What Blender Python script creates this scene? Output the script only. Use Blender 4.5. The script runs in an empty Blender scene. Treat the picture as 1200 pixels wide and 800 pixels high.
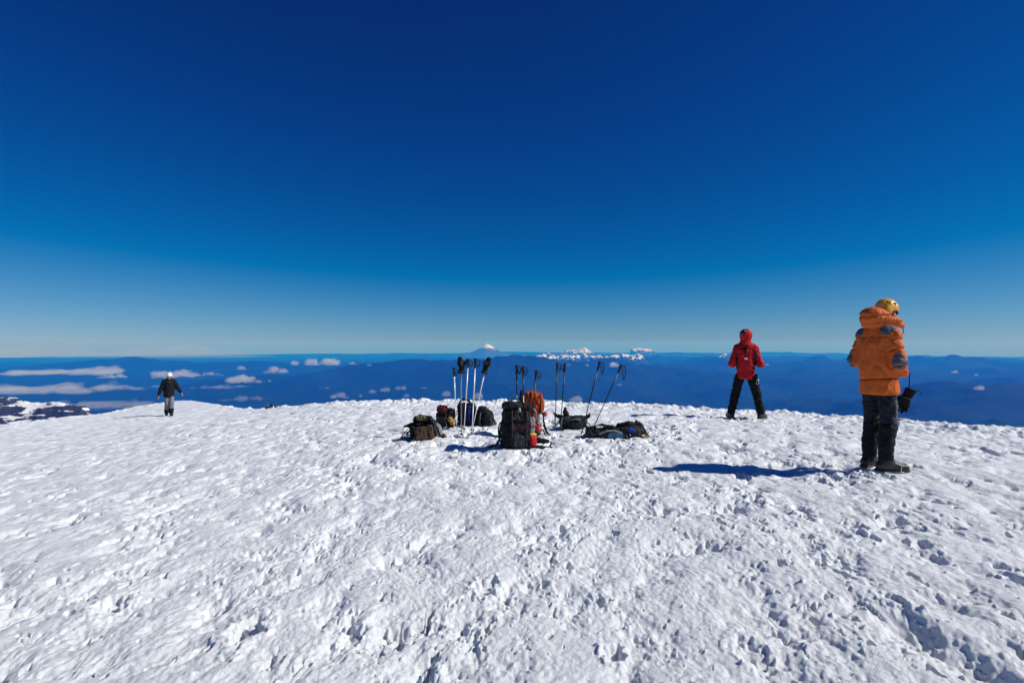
import bpy, math, random
import numpy as np

random.seed(7)
rng = np.random.default_rng(11)
sc = bpy.context.scene
COL = sc.collection
R = math.radians
FPX = 667.0                     # focal length in photograph pixels (1200 wide): a 20 mm lens
CAMZ = 1.5
SUN_EL, SUN_AZ = R(38), R(97)   # azimuth clockwise from +Y (the view direction)

# ------------------------------------------------------------------ helpers
def tag(o, label=None, cat=None, group=None, kind=None):
    if label: o['label'] = label
    if cat: o['category'] = cat
    if group: o['group'] = group
    if kind: o['kind'] = kind
    return o

def empty(name, loc=(0, 0, 0), rot=(0, 0, 0)):
    o = bpy.data.objects.new(name, None)
    COL.objects.link(o)
    o.location = loc
    o.rotation_euler = rot
    o.empty_display_size = 0.1
    return o

def mesh_np(name, V, Q, mat, parent=None, smooth=True):
    """One mesh object from vertex and face arrays (all faces with the same number of corners)."""
    V = np.asarray(V, np.float32)
    Q = np.asarray(Q, np.int32)
    me = bpy.data.meshes.new(name)
    n = Q.shape[1]
    me.vertices.add(len(V))
    me.vertices.foreach_set('co', V.ravel())
    me.loops.add(Q.size)
    me.loops.foreach_set('vertex_index', Q.ravel())
    me.polygons.add(len(Q))
    me.polygons.foreach_set('loop_start', np.arange(0, Q.size, n, dtype=np.int32))
    if smooth:
        me.polygons.foreach_set('use_smooth', np.ones(len(Q), bool))
    me.update(calc_edges=True)
    me.validate()
    if mat: me.materials.append(mat)
    o = bpy.data.objects.new(name, me)
    COL.objects.link(o)
    if parent: o.parent = parent
    return o

def at(px, py, Y):
    """Point at depth Y seen at photograph pixel (px, py)."""
    return ((px - 600) / FPX * Y, Y, CAMZ - (py - 400) / FPX * Y)

def sstep(a, b, x):
    t = np.clip((x - a) / (b - a), 0, 1)
    return t * t * (3 - 2 * t)

# ------------------------------------------------------------------ noise
_perm = rng.permutation(256).astype(np.int32)
_perm = np.concatenate([_perm, _perm, _perm])
_ang = rng.random(256) * 2 * np.pi
_gx, _gy = np.cos(_ang).astype(np.float32), np.sin(_ang).astype(np.float32)
_g3 = rng.normal(size=(256, 3)).astype(np.float32)
_g3 /= np.linalg.norm(_g3, axis=1)[:, None]

def n2(x, y):
    """2D gradient noise, about -0.7 .. 0.7"""
    x = np.asarray(x, np.float32); y = np.asarray(y, np.float32)
    xf, yf = np.floor(x), np.floor(y)
    xi = xf.astype(np.int32) & 255; yi = yf.astype(np.int32) & 255
    fx, fy = x - xf, y - yf
    u = fx * fx * fx * (fx * (fx * 6 - 15) + 10)
    v = fy * fy * fy * (fy * (fy * 6 - 15) + 10)
    def g(ix, iy, dx, dy):
        h = _perm[_perm[ix] + iy]
        return _gx[h] * dx + _gy[h] * dy
    a = g(xi, yi, fx, fy); b = g(xi + 1, yi, fx - 1, fy)
    c = g(xi, yi + 1, fx, fy - 1); d = g(xi + 1, yi + 1, fx - 1, fy - 1)
    return (a + u * (b - a)) * (1 - v) + (c + u * (d - c)) * v

def n3(x, y, z):
    xf, yf, zf = np.floor(x), np.floor(y), np.floor(z)
    xi = xf.astype(np.int32) & 255; yi = yf.astype(np.int32) & 255; zi = zf.astype(np.int32) & 255
    fx, fy, fz = x - xf, y - yf, z - zf
    u, v, w = [t * t * (3 - 2 * t) for t in (fx, fy, fz)]
    def g(i, j, k):
        h = _perm[_perm[_perm[xi + i] + yi + j] + zi + k]
        G = _g3[h]
        return G[..., 0] * (fx - i) + G[..., 1] * (fy - j) + G[..., 2] * (fz - k)
    l = lambda a, b, t: a + t * (b - a)
    return l(l(l(g(0, 0, 0), g(1, 0, 0), u), l(g(0, 1, 0), g(1, 1, 0), u), v),
             l(l(g(0, 0, 1), g(1, 0, 1), u), l(g(0, 1, 1), g(1, 1, 1), u), v), w)

def ridged(x, y, octaves=6, lac=2.03, gain=0.5):
    s = np.zeros_like(x); a = 1.0; w = np.ones_like(x); tot = 0
    for i in range(octaves):
        n = 1 - np.abs(n2(x + 13.7 * i, y - 7.1 * i)) * 1.9
        n = np.clip(n, 0, 1) ** 2
        s += n * a * w; tot += a
        w = np.clip(n * 1.6, 0, 1)
        a *= gain; x = x * lac; y = y * lac
    return s / tot

def fbm(x, y, octaves=4, lac=2.03, gain=0.5):
    s = 0; a = 1.0
    for i in range(octaves):
        s = s + a * n2(x + 31.3 * i, y + 17.9 * i)
        a *= gain; x = x * lac; y = y * lac
    return s

# ------------------------------------------------------------------ material helpers
def new_mat(name):
    m = bpy.data.materials.new(name)
    m.use_nodes = True
    nt = m.node_tree
    nt.nodes.clear()
    out = nt.nodes.new('ShaderNodeOutputMaterial')
    return m, nt, out

def N(nt, t, **kw):
    n = nt.nodes.new(t)
    for k, v in kw.items():
        if k.startswith('i_'):
            n.inputs[k[2:].replace('_', ' ')].default_value = v
        else:
            setattr(n, k, v)
    return n

def ramp(nt, fac, stops):
    r = nt.nodes.new('ShaderNodeValToRGB')
    el = r.color_ramp.elements
    while len(el) < len(stops): el.new(0.5)
    for e, (p, c) in zip(el, stops):
        e.position = p
        e.color = (*c, 1) if len(c) == 3 else c
    nt.links.new(fac, r.inputs[0])
    return r

# ------------------------------------------------------------------ camera, world, sun
cam_d = bpy.data.cameras.new('camera')
cam = bpy.data.objects.new('camera', cam_d)
COL.objects.link(cam)
cam.location = (0, 0, CAMZ)
cam.rotation_euler = (R(90), 0, 0)
cam_d.sensor_width = 36
cam_d.lens = 36 * FPX / 1200
cam_d.clip_start = 0.05
cam_d.clip_end = 500000
sc.camera = cam

sc.view_settings.view_transform = 'Standard'
sc.view_settings.look = 'None'
sc.view_settings.exposure = 0.0
sc.view_settings.gamma = 1.0
sc.cycles.use_denoising = True
sc.cycles.max_bounces = 8
sc.cycles.diffuse_bounces = 4
sc.cycles.volume_bounces = 5
sc.cycles.sample_clamp_indirect = 6

w = bpy.data.worlds.new('World')
sc.world = w
w.use_nodes = True
wn = w.node_tree
wn.nodes.clear()
wo = wn.nodes.new('ShaderNodeOutputWorld')
bg = wn.nodes.new('ShaderNodeBackground')
sky = wn.nodes.new('ShaderNodeTexSky')
sky.sky_type = 'NISHITA'
sky.sun_disc = False
sky.sun_elevation = SUN_EL
sky.sun_rotation = SUN_AZ
sky.altitude = 3700
sky.air_density = 1.0
sky.dust_density = 0.25
sky.ozone_density = 1.5
# polarised, deep high-altitude sky: the Nishita colours, graded per channel
sep = wn.nodes.new('ShaderNodeSeparateColor')
cmb = wn.nodes.new('ShaderNodeCombineColor')
wn.links.new(sky.outputs[0], sep.inputs[0])
def wmath(op, a, b, clamp=False):
    n = wn.nodes.new('ShaderNodeMath'); n.operation = op; n.use_clamp = clamp
    wn.links.new(a, n.inputs[0]); n.inputs[1].default_value = b
    return n.outputs[0]
r_ = wmath('MAXIMUM', wmath('MULTIPLY', wmath('SUBTRACT', sep.outputs[0], 2.5), 0.42), 0.02)
g0 = wmath('MULTIPLY', wmath('POWER', sep.outputs[1], 1.6), 0.215)
gd = wn.nodes.new('ShaderNodeMath'); gd.operation = 'DIVIDE'
wn.links.new(g0, gd.inputs[0])
wn.links.new(wmath('ADD', wmath('MULTIPLY', g0, 0.115), 1.0), gd.inputs[1])
g_ = gd.outputs[0]
b0 = wmath('MULTIPLY', wmath('POWER', sep.outputs[2], 1.32), 0.635)
bd = wn.nodes.new('ShaderNodeMath'); bd.operation = 'DIVIDE'
wn.links.new(b0, bd.inputs[0])
wn.links.new(wmath('ADD', wmath('MULTIPLY', b0, 0.0896), 1.0), bd.inputs[1])
b_ = bd.outputs[0]
for o_, k_ in ((r_, 0), (g_, 1), (b_, 2)):
    wn.links.new(o_, cmb.inputs[k_])
wn.links.new(cmb.outputs[0], bg.inputs[0])
bg.inputs[1].default_value = 0.1

wn.links.new(bg.outputs[0], wo.inputs[0])

sun_d = bpy.data.lights.new('sun', 'SUN')
sun_d.energy = 4.6
sun_d.angle = R(0.53)
sun_d.color = (1.0, 0.95, 0.87)
sun = bpy.data.objects.new('sun', sun_d)
COL.objects.link(sun)
sun.location = (30, -4, 25)
# light travels from azimuth SUN_AZ down to the ground
from mathutils import Vector
_d = Vector((math.sin(SUN_AZ) * math.cos(SUN_EL), math.cos(SUN_AZ) * math.cos(SUN_EL), math.sin(SUN_EL)))
sun.rotation_euler = _d.to_track_quat('Z', 'Y').to_euler()

# ------------------------------------------------------------------ the summit snowfield
# control points of the bare summit shape: (photograph pixel of the crest, its depth)
CREST = [(-140, 20, 510), (-60, 21, 504), (0, 22, 498), (60, 24, 491.5), (120, 27, 486), (160, 29, 476.5), (200, 30, 469.5), (225, 30, 468.5),
         (255, 28, 474), (290, 24, 481), (330, 20, 478), (400, 17, 471), (470, 16, 469.5), (540, 15.5, 469),
         (600, 15, 469.5), (700, 14.5, 473.5), (780, 14, 477.5), (850, 13.5, 482), (930, 13, 487), (1000, 12, 491),
         (1060, 11, 495), (1130, 10, 500.5), (1200, 9.5, 505), (1320, 9, 515)]
_pts = []
for px, Y, py in CREST:
    _pts.append(at(px, py, Y))
_pts += [(3.93, 6.1, .147), (4.7, 11.4, -.022), (-13.86, 23, -1.50), (.0, 7.76, .08), (-1, 9, .075), (1, 9.2, .07), (0, 0, 0), (0, 2.5, 0.02), (-2, 2.5, -.02), (2, 2.5, .03),
         (-6, 6, -.28), (-11, 14, -.95), (0, -8, .2), (-9, 0, -.5), (9, 0, .1), (-9, -9, -.4), (9, -9, .2), (-16, 8, -1.3), (-4, 4, -.12), (4, 3, .08)]
_pts = np.array(_pts, np.float64)
def _rb(r):
    return r
_A = np.linalg.norm(_pts[:, None, :2] - _pts[None, :, :2], axis=2)
_n = len(_pts)
_M = np.zeros((_n + 3, _n + 3))
_M[:_n, :_n] = -_A - 0.0 + np.eye(_n) * 0.25
_M[:_n, _n:] = np.c_[np.ones(_n), _pts[:, :2]]
_M[_n:, :_n] = _M[:_n, _n:].T
_W = np.linalg.solve(_M, np.r_[_pts[:, 2], 0, 0, 0])
_cth = np.array([math.atan2(px - 600, FPX) for px, Y, py in CREST])
_crr = np.array([math.hypot((px - 600) / FPX * Y, Y) for px, Y, py in CREST])
_cth = np.r_[-math.pi, -2.2, -1.3, _cth, 1.3, 2.2, math.pi]
_crr = np.r_[14, 18, 24, _crr, 13, 13, 14]

def base_h(X, Y):
    th = np.arctan2(X, Y)
    r = np.hypot(X, Y)
    rc = np.interp(th, _cth, _crr)
    d = np.maximum(r - rc, 0)
    s = np.minimum(r, rc) / np.maximum(r, 1e-6)
    x, y = X * s, Y * s
    z = _W[_n] + _W[_n + 1] * x + _W[_n + 2] * y
    for i in range(_n):
        # rounded distance kernel: no cone tips at the control points
        z = z - _W[i] * (np.sqrt((x - _pts[i, 0]) ** 2 + (y - _pts[i, 1]) ** 2 + 0.49) - 0.0)
    dd = np.minimum(d, 18)
    z = z - (0.13 * dd + 0.0125 * dd * dd) - np.maximum(d - 18, 0) * 0.58
    return z, d

def snow_detail(X, Y, r, cell):
    """Wind-scoured, sun-cupped crust. cell = local mesh spacing; finer features fade out below it."""
    def k(wl):
        return np.clip(wl / (2.2 * cell) - 0.6, 0, 1)
    wx = X + 0.10 * n2(X / 0.7, Y / 0.9) + 0.03 * n2(X / .21 + 5, Y / .26)
    wy = Y + 0.10 * n2(X / 0.7 + 40, Y / 0.9 + 9) + 0.03 * n2(X / .21 + 45, Y / .26)
    z = 0.05 * n2(X / 2.6, Y / 4.2) + 0.035 * n2(X / 1.1 + 3, Y / 1.9) + .010 * n2(wx / .35 + 4, wy / .6)
    def frac(wl, st, gain, seed, octs=6):
        """Fractal field whose octaves stop at the mesh spacing."""
        s_, a_ = 0, 1.0
        for i in range(octs):
            q = wl / 1.93 ** i
            s_ = s_ + a_ * k(q) * n2(wx / q + seed + 19.7 * i, wy / (q * st) + seed * .6 + 7.3 * i)
            a_ *= gain
        return s_
    left = sstep(1.0, -3.5, X)                # firmer, wind-packed crust on the left side
    clus = n2(X / 1.25 + 9, Y / 2.1) + .7 * n2(X / .48, Y / .8 + 4) + .3 * n2(X / .2, Y / .3)     # where the crust is broken
    amp = .75 + .45 * sstep(-.5, .6, clus)
    # melt-freeze crust: rounded tops, hollows that deepen into pockets
    f = frac(.38, 1.3, .62, 21., 7)
    z = z + amp * np.where(f > 0, .044 * f / (1 + .9 * np.abs(f)), .064 * f)
    z = z - np.minimum(np.maximum(-f + .35 * clus - .50, 0) * .16, .06)
    # sharp little holes, mostly where the crust is broken
    p4 = frac(.11, 1.5, .68, 171.) + .45 * clus
    z = z - np.minimum(np.maximum(p4 - .46, 0) * .20, .045)
    # crumbs standing on the crust
    cr = frac(.07, 1.2, .62, 131., 4) + .30 * clus
    z = z + np.minimum(np.maximum(cr - .50, 0) * .06 * (1 - .5 * left), .022)
    # low wind flutes along the view direction
    fl = n2(wx / .11, Y / .9 + 3) + .7 * n2(wx / .05 + 8, Y / .5)
    z = z + fl * 0.0055 * k(.1) * sstep(-.3, .4, n2(X / 1.9 + 77, Y / 2.4))
    z = z + n2(wx / .03, wy / .036) * 0.005 * k(.03) + n2(wx / .014, wy / .017) * 0.0025 * k(.014)
    b3 = np.abs(n2(wx / .085 + 2, wy / .125)); b4 = np.abs(n2(wx / .042 + 12, wy / .058)); b2 = np.abs(n2(wx / .19 + 7, wy / .29))
    z = z + (b3 * .008 * k(.085) + b4 * .008 * k(.042)) * (.25 + .9 * sstep(-.3, .6, clus)) * (1 - .2 * left)
    return z

def groove(X, Y, a, b, w, dep):
    ax, ay = a; bx, by = b
    ex, ey = bx - ax, by - ay
    L2 = ex * ex + ey * ey
    t = ((X - ax) * ex + (Y - ay) * ey) / L2
    tc = np.clip(t, 0, 1)
    px, py = X - ax - tc * ex, Y - ay - tc * ey
    s = np.sign(ex * (Y - ay) - ey * (X - ax))
    d = np.hypot(px, py) + 0.045 * n2(X / .12, Y / .2) + .02 * n2(X / .04, Y / .06)
    side = -s                        # +1 on the right-hand side (towards +X) when going to +Y
    prof = -dep * np.exp(-(d / w) ** 2) + 0.45 * dep * np.exp(-((d * side - 1.7 * w) / (0.8 * w)) ** 2)
    return prof

PRINTS = []                         # foot-sized hollows
_r = random.Random(5)
for i in range(26):
    th = _r.uniform(-.75, .75); rr = 2.2 * (6.0 ** _r.random())
    PRINTS.append((rr * math.sin(th), rr * math.cos(th), _r.uniform(.045, .08), _r.uniform(.02, .045)))

def ground(X, Y, cell=None, fine=True):
    X = np.asarray(X, np.float64); Y = np.asarray(Y, np.float64)
    z, d = base_h(X, Y)
    r = np.hypot(X, Y)
    if cell is None: cell = np.full_like(X, .01)
    amp = 1 / (1 + (d / 8) ** 2)
    # big drift on which the walker comes up stays smooth
    dome = np.exp(-(((X + 15.8) / 2.6) ** 2 + ((Y - 29.5) / 4.5) ** 2))
    z = z + snow_detail(X, Y, r, cell) * amp * (1 - .75 * dome)
    # lumpy ice rim along the crest
    rc = r + 0
    th = np.arctan2(X, Y)
    e = (r - np.interp(th, _cth, _crr))
    rim = np.exp(-(e / 1.6) ** 2) * (1 - dome)
    z = z + rim * (0.14 * np.abs(n2(X / .55 + 3, Y / .6)) + 0.10 * np.abs(n2(X / .24, Y / .27)) + .06 * np.abs(n2(X / .11, Y / .12)) + .05 * n2(X / 1.3, Y / 1.3) - .03)
    for x0, y0, ra, dp in PRINTS:
        m = (np.abs(X - x0) < .3) & (np.abs(Y - y0) < .4)
        if m.any():
            q = np.hypot((X[m] - x0) / ra, (Y[m] - y0) / (ra * 1.5)) + .75 * n2(X[m] / .07, Y[m] / .07) + .5 * n2(X[m] / .03, Y[m] / .03)
            z[m] -= dp * (1 - sstep(.75, 1.15, q)) - .35 * dp * np.exp(-((q - 1.45) / .28) ** 2)
    for a, b, w_, dp in GROOVES:
        m = (np.abs(X - (a[0] + b[0]) / 2) < .9) & (np.abs(Y - (a[1] + b[1]) / 2) < 1.3)
        if m.any():
            z[m] += groove(X[m], Y[m], a, b, w_, dp)
    return z

GROOVES = [((2.10, 2.45), (1.98, 2.92), .095, .050), ((2.42, 2.95), (2.36, 3.2), .05, .025)]

for cx, cy, rx, ry, n in ((-.2, 8.3, 2.2, 1.3, 60), (3.6, 6.0, .9, .6, 16), (4.5, 11.0, 1.2, .8, 14), (2.2, 8.6, 1.6, 1.6, 20)):
    for i in range(n):
        PRINTS.append((cx + _r.gauss(0, .6) * rx, cy + _r.gauss(0, .6) * ry, _r.uniform(.05, .075), _r.uniform(.02, .04)))
for i in range(22):                 # a line of steps from the gear towards the camera's right
    PRINTS.append((.9 + .11 * i + (.09 if i % 2 else -.09), 7.4 - .27 * i * .75, _r.uniform(.05, .065), _r.uniform(.02, .035)))

def gz(x, y):
    """Ground height under one point (averaged over a boot-sized spot)."""
    xs, ys = np.meshgrid(np.linspace(-.08, .08, 5) + x, np.linspace(-.08, .08, 5) + y)
    return float(np.mean(ground(xs.ravel(), ys.ravel(), np.full(25, .012))))

# polar sheet, fine in front of the camera, coarse elsewhere and down the flanks
th_f = np.linspace(R(-50), R(50), 1900)
th_c = np.linspace(R(50), R(310), 130)[1:-1]
TH = np.concatenate([th_f, th_c])
rr = [0.25, 0.5, 0.8, 1.1, 1.35, 1.6, 1.8, 1.95]
r0 = 2.0
while r0 < 36:
    rr.append(r0); r0 *= 1.0021 if r0 < 5 else 1.0025
while r0 < 5200:
    rr.append(r0); r0 *= 1.06 if r0 < 90 else 1.15
RR = np.array(rr)
T2, R2 = np.meshgrid(TH, RR)
X2, Y2 = (R2 * np.sin(T2)).ravel(), (R2 * np.cos(T2)).ravel()
cell = np.maximum(np.gradient(RR)[:, None], (RR * (th_f[1] - th_f[0]))[:, None]) * np.ones_like(T2)
cell[:, len(th_f):] = np.maximum(cell[:, len(th_f):], RR[:, None] * R(2))
Z2 = ground(X2, Y2, cell.ravel())
nT, nR = len(TH), len(RR)
V = np.c_[X2, Y2, Z2]
ii, jj = np.meshgrid(np.arange(nR - 1), np.arange(nT), indexing='ij')
jn = (jj + 1) % nT
Q = np.stack([ii * nT + jj, (ii + 1) * nT + jj, (ii + 1) * nT + jn, ii * nT + jn], -1).reshape(-1, 4)
# close the small hole under the camera
Q = np.concatenate([Q, np.zeros((0, 4), int)])
V = np.concatenate([V, [[0, 0, float(np.mean(Z2[:nT]))]]])
c = len(V) - 1
cap = np.array([[c, j, (j + 1) % nT, (j + 1) % nT] for j in range(0)])

m_snow, nt, out = new_mat('snow')
bsdf = N(nt, 'ShaderNodeBsdfPrincipled')
tc = N(nt, 'ShaderNodeTexCoord')
nz = N(nt, 'ShaderNodeTexNoise', i_Scale=1.1, i_Detail=6.0, i_Roughness=.6)
nt.links.new(tc.outputs['Object'], nz.inputs['Vector'])
rp = ramp(nt, nz.outputs[0], [(.3, (.775, .825, .855)), (.6, (.83, .875, .90)), (.8, (.87, .91, .925))])
nt.links.new(rp.outputs[0], bsdf.inputs['Base Color'])
nf = N(nt, 'ShaderNodeTexNoise', i_Scale=12.0, i_Detail=10.0, i_Roughness=.74)
nt.links.new(tc.outputs['Object'], nf.inputs['Vector'])
bp = N(nt, 'ShaderNodeBump', i_Strength=.9, i_Distance=.036)
nt.links.new(nf.outputs[0], bp.inputs['Height'])
nt.links.new(bp.outputs[0], bsdf.inputs['Normal'])
bsdf.inputs['Roughness'].default_value = .55
bsdf.inputs['Specular IOR Level'].default_value = .3
bsdf.subsurface_method = 'RANDOM_WALK'
bsdf.inputs['Subsurface Weight'].default_value = .3
bsdf.inputs['Subsurface Radius'].default_value = (.75, .95, 1.3)
bsdf.inputs['Subsurface Scale'].default_value = .016
nt.links.new(bsdf.outputs[0], out.inputs[0])
tag(mesh_np('snowfield', V, Q, m_snow), kind='structure')

# ------------------------------------------------------------------ the lowlands
BASEZ = -2750.0
FAR = 128000.0
def gauss(X, Y, px, depth, wx, wy, h, rot=0):
    x0, y0 = (px - 600) / FPX * depth, depth
    dx, dy = X - x0, Y - y0
    c_, s_ = math.cos(rot), math.sin(rot)
    u, v = dx * c_ + dy * s_, -dx * s_ + dy * c_
    return h * np.exp(-(u / wx) ** 2 - (v / wy) ** 2)

HILLS = [  # px, depth, half width across, half width along, height
    (450, 30000, 9500, 4200, 1050, -.10), (610, 33000, 9000, 5000, 900, 0), (180, 46000, 15000, 3500, 1100, .03), (20, 60000, 15000, 4500, 500, 0),
    (1165, 17000, 2600, 1600, 780, 0), (1075, 18500, 1300, 1400, 430, 0), (980, 18500, 1700, 1300, 380, 0), (1290, 18500, 2500, 1500, 700, 0),
    (1100, 60000, 17000, 5000, 350, 0), (1230, 52000, 9000, 5000, 300, 0), (1000, 42000, 9000, 5000, 250, 0.05), (1130, 43000, 7000, 4000, 560, 0.06), (830, 45000, 9000, 5000, 300, 0),
    (1110, 112000, 6500, 4500, 700, 0), (1165, 113000, 5500, 4500, 560, 0), (1060, 113000, 5000, 4500, 480, 0), (1230, 112000, 7000, 4500, 380, 0),
    (600, 110000, 20000, 5500, 560, 0), (760, 109000, 18000, 5000, 520, 0), (910, 108000, 14000, 5000, 480, 0), (470, 110000, 12000, 5000, 420, 0), (360, 111000, 9000, 5000, 200, 0),
    (700, 62000, 12000, 6000, 250, 0), (560, 55000, 10000, 6000, 250, 0)]

def land(X, Y):
    r = np.hypot(X, Y)
    px = X / np.maximum(Y, 1) * FPX + 600
    right = sstep(250, 800, px) * (Y > 0)
    a = 350 + 800 * right
    z = BASEZ + ridged(X / 15000.0, Y / 15000.0) * a * sstep(6000, 18000, r) * (1 - .7 * sstep(60000, 95000, r)) + 160 * fbm(X / 30000, Y / 30000) + (110 + 260 * right) * ridged(X / 5200 + 3, Y / 4000, 6) * (1 - .7 * sstep(60000, 95000, r))
    far = np.zeros_like(z)
    for px0, dep, wx, wy, h, ro in HILLS:
        g = gauss(X, Y, px0, dep, wx, wy, h, ro) * (0.8 + .4 * ridged(X / 7000 + px0, Y / 7000, 5))
        if dep > 100000: far = np.maximum(far, g)
        else: z = z + g
    return z + far

th_f = np.linspace(R(-58), R(58), 1150)
th_c = np.linspace(R(58), R(302), 90)[1:-1]
TH = np.concatenate([th_f, th_c])
RR = 2600.0 * (FAR / 2600.0) ** (np.linspace(0, 1, 620))
T2, R2 = np.meshgrid(TH, RR)
X2, Y2 = (R2 * np.sin(T2)).ravel(), (R2 * np.cos(T2)).ravel()
Z2 = land(X2, Y2)
nT, nR = len(TH), len(RR)
ii, jj = np.meshgrid(np.arange(nR - 1), np.arange(nT), indexing='ij')
jn = (jj + 1) % nT
Q = np.stack([ii * nT + jj, (ii + 1) * nT + jj, (ii + 1) * nT + jn, ii * nT + jn], -1).reshape(-1, 4)
def land_mat(name, snow_z=None, dark=(.0025, .014, .010), light=(.009, .026, .015), scale=1 / 2500., snow_scale=1 / 300., snow_stretch=(1, 1, 1), thr=(.5, .56), lift=(-.25, .3)):
    m, nt, out = new_mat(name)
    b = N(nt, 'ShaderNodeBsdfPrincipled')
    b.inputs['Roughness'].default_value = .95
    b.inputs['Specular IOR Level'].default_value = .1
    tc = N(nt, 'ShaderNodeTexCoord')
    nz = N(nt, 'ShaderNodeTexNoise', i_Scale=scale, i_Detail=8.0, i_Roughness=.65)
    nt.links.new(tc.outputs['Object'], nz.inputs['Vector'])
    rp = ramp(nt, nz.outputs[0], [(.38, dark), (.55, tuple((p + q) / 2 for p, q in zip(dark, light))), (.68, light)])
    colr = rp.outputs[0]
    if snow_z is not None:
        sp = N(nt, 'ShaderNodeSeparateXYZ')
        nt.links.new(tc.outputs['Object'], sp.inputs[0])
        mr = N(nt, 'ShaderNodeMapRange')
        mr.inputs[1].default_value, mr.inputs[2].default_value = snow_z
        mr.inputs[3].default_value, mr.inputs[4].default_value = lift
        nt.links.new(sp.outputs[2], mr.inputs[0])
        mp = N(nt, 'ShaderNodeMapping'); mp.inputs['Scale'].default_value = snow_stretch
        nt.links.new(tc.outputs['Object'], mp.inputs[0])
        n_ = N(nt, 'ShaderNodeTexNoise', i_Scale=snow_scale, i_Detail=6.0, i_Roughness=.6)
        nt.links.new(mp.outputs[0], n_.inputs['Vector'])
        ad = N(nt, 'ShaderNodeMath', operation='ADD')
        nt.links.new(n_.outputs[0], ad.inputs[0]); nt.links.new(mr.outputs[0], ad.inputs[1])
        st = ramp(nt, ad.outputs[0], [(thr[0], (0, 0, 0)), (thr[1], (1, 1, 1))])
        mx = N(nt, 'ShaderNodeMix', data_type='RGBA')
        nt.links.new(st.outputs[0], mx.inputs[0]); nt.links.new(colr, mx.inputs[6])
        mx.inputs[7].default_value = (.85, .86, .88, 1)
        colr = mx.outputs[2]
    nt.links.new(colr, b.inputs['Base Color'])
    nt.links.new(b.outputs[0], out.inputs[0])
    return m
m_land = land_mat('forested lowland')
tag(mesh_np('terrain', np.c_[X2, Y2, Z2], Q, m_land), kind='structure')

def hill_mesh(name, px0, px1, dep, top, base_z, hw, n=(160, 60), amp=80, wl=900, mat=None, seed=0.0):
    """A ridge across the view between two bearings; top(t) gives the crest height along it."""
    x0, x1 = (px0 - 600) / FPX * dep, (px1 - 600) / FPX * dep
    U, Vv = np.meshgrid(np.linspace(0, 1, n[0]), np.linspace(-1, 1, n[1]), indexing='ij')
    X = x0 + (x1 - x0) * U
    Y = dep + Vv * hw
    ends = np.minimum(sstep(0, .12, U), 1 - sstep(.88, 1, U))
    prof = np.clip(1 - np.abs(Vv), 0, 1) ** 1.15
    H = top(U) - base_z
    Z = base_z + H * prof * ends + (ridged(X / wl + seed, Y / wl, 5) - .5) * amp * prof ** .5
    V = np.c_[X.ravel(), Y.ravel(), Z.ravel()]
    a, b_ = n
    ii, jj = np.meshgrid(np.arange(a - 1), np.arange(b_ - 1), indexing='ij')
    Q = np.stack([ii * b_ + jj, (ii + 1) * b_ + jj, (ii + 1) * b_ + jj + 1, ii * b_ + jj + 1], -1).reshape(-1, 4)
    return tag(mesh_np(name, V, Q, mat), kind='structure')

def zpx(py, dep):
    return CAMZ - (py - 400) / FPX * dep

# rocky shoulder of the mountain with old snow patches, lower left
m_shoulder = land_mat('bare rock with snow patches', (-620, -390), (.030, .031, .042), (.070, .066, .076), 1 / 200., 1 / 48., (.28, .5, 1.4), (.548, .566), (-.05, .05))
def _top(t):
    px = -260 + t * (150 + 260)
    return np.interp(px, [-260, -120, 0, 40, 70, 100, 112, 135], [zpx(v, 4200) for v in (465, 456, 464, 471, 473, 477, 486, 505)])
hill_mesh('hill', -260, 150, 4200, _top, -1900, 1700, (420, 220), 70, 700, m_shoulder, 3.3)

# far white volcano and snowy ranges near the horizon
m_peak = land_mat('volcano with snow cap', (-1500, -700), (.03, .035, .045), (.07, .07, .07), 1 / 2500., 1 / 900., (1, 1, .5), (.42, .52))
def cone(name, px, dep, tip, foot_r, mat, seed=0.0, sharp=1.25):
    cx = (px - 600) / FPX * dep
    T, Rr = np.meshgrid(np.linspace(0, 2 * np.pi, 97)[:-1], np.linspace(0, 1, 40))
    H = tip - (BASEZ - 50)
    X = np.cos(T) * Rr * foot_r; Y = np.sin(T) * Rr * foot_r
    nse = ridged((X + seed) / 2600, Y / 2600, 5) - .5
    Z = BASEZ - 50 + H * ((1 - Rr) ** sharp * .75 + .25 * np.exp(-(Rr * 5) ** 2)) + nse * H * .10 * (1 - Rr) * (Rr > 0)
    V = np.c_[(X + cx).ravel(), (Y + dep).ravel(), Z.ravel()]
    a, b_ = X.shape
    ii, jj = np.meshgrid(np.arange(a - 1), np.arange(b_), indexing='ij')
    jn = (jj + 1) % b_
    Q = np.stack([ii * b_ + jj, ii * b_ + jn, (ii + 1) * b_ + jn, (ii + 1) * b_ + jj], -1).reshape(-1, 4)
    return tag(mesh_np(name, V, Q, mat), kind='structure')
cone('mountain', 570.5, 96000, zpx(402.8, 96000), 9000, m_peak, 10.0, 1.9)
def _top2(t):
    return zpx(415.6, 50000) + 160 * (np.abs(n2(t * 17, t * 0 + .5)) * 1.4 - .2) + 90 * n2(t * 60, t * 0 + 3.5)
m_range = land_mat('snowy range', (-1800, -1300), (.02, .03, .035), (.04, .05, .05), 1 / 1500., 1 / 420., (1, 1, 1.6), (.535, .575), (-.18, .09))
hill_mesh('mountain_range', 605, 770, 50000, _top2, BASEZ - 100, 4500, (420, 90), 300, 1700, m_range, 1.0)
def _top3(t):
    px = 630 + t * 70
    return np.interp(px, [630, 655, 665, 675, 678, 684, 690, 700], [zpx(v, 96000) for v in (414, 411, 409, 408, 406.5, 409, 411.5, 414)])
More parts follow.
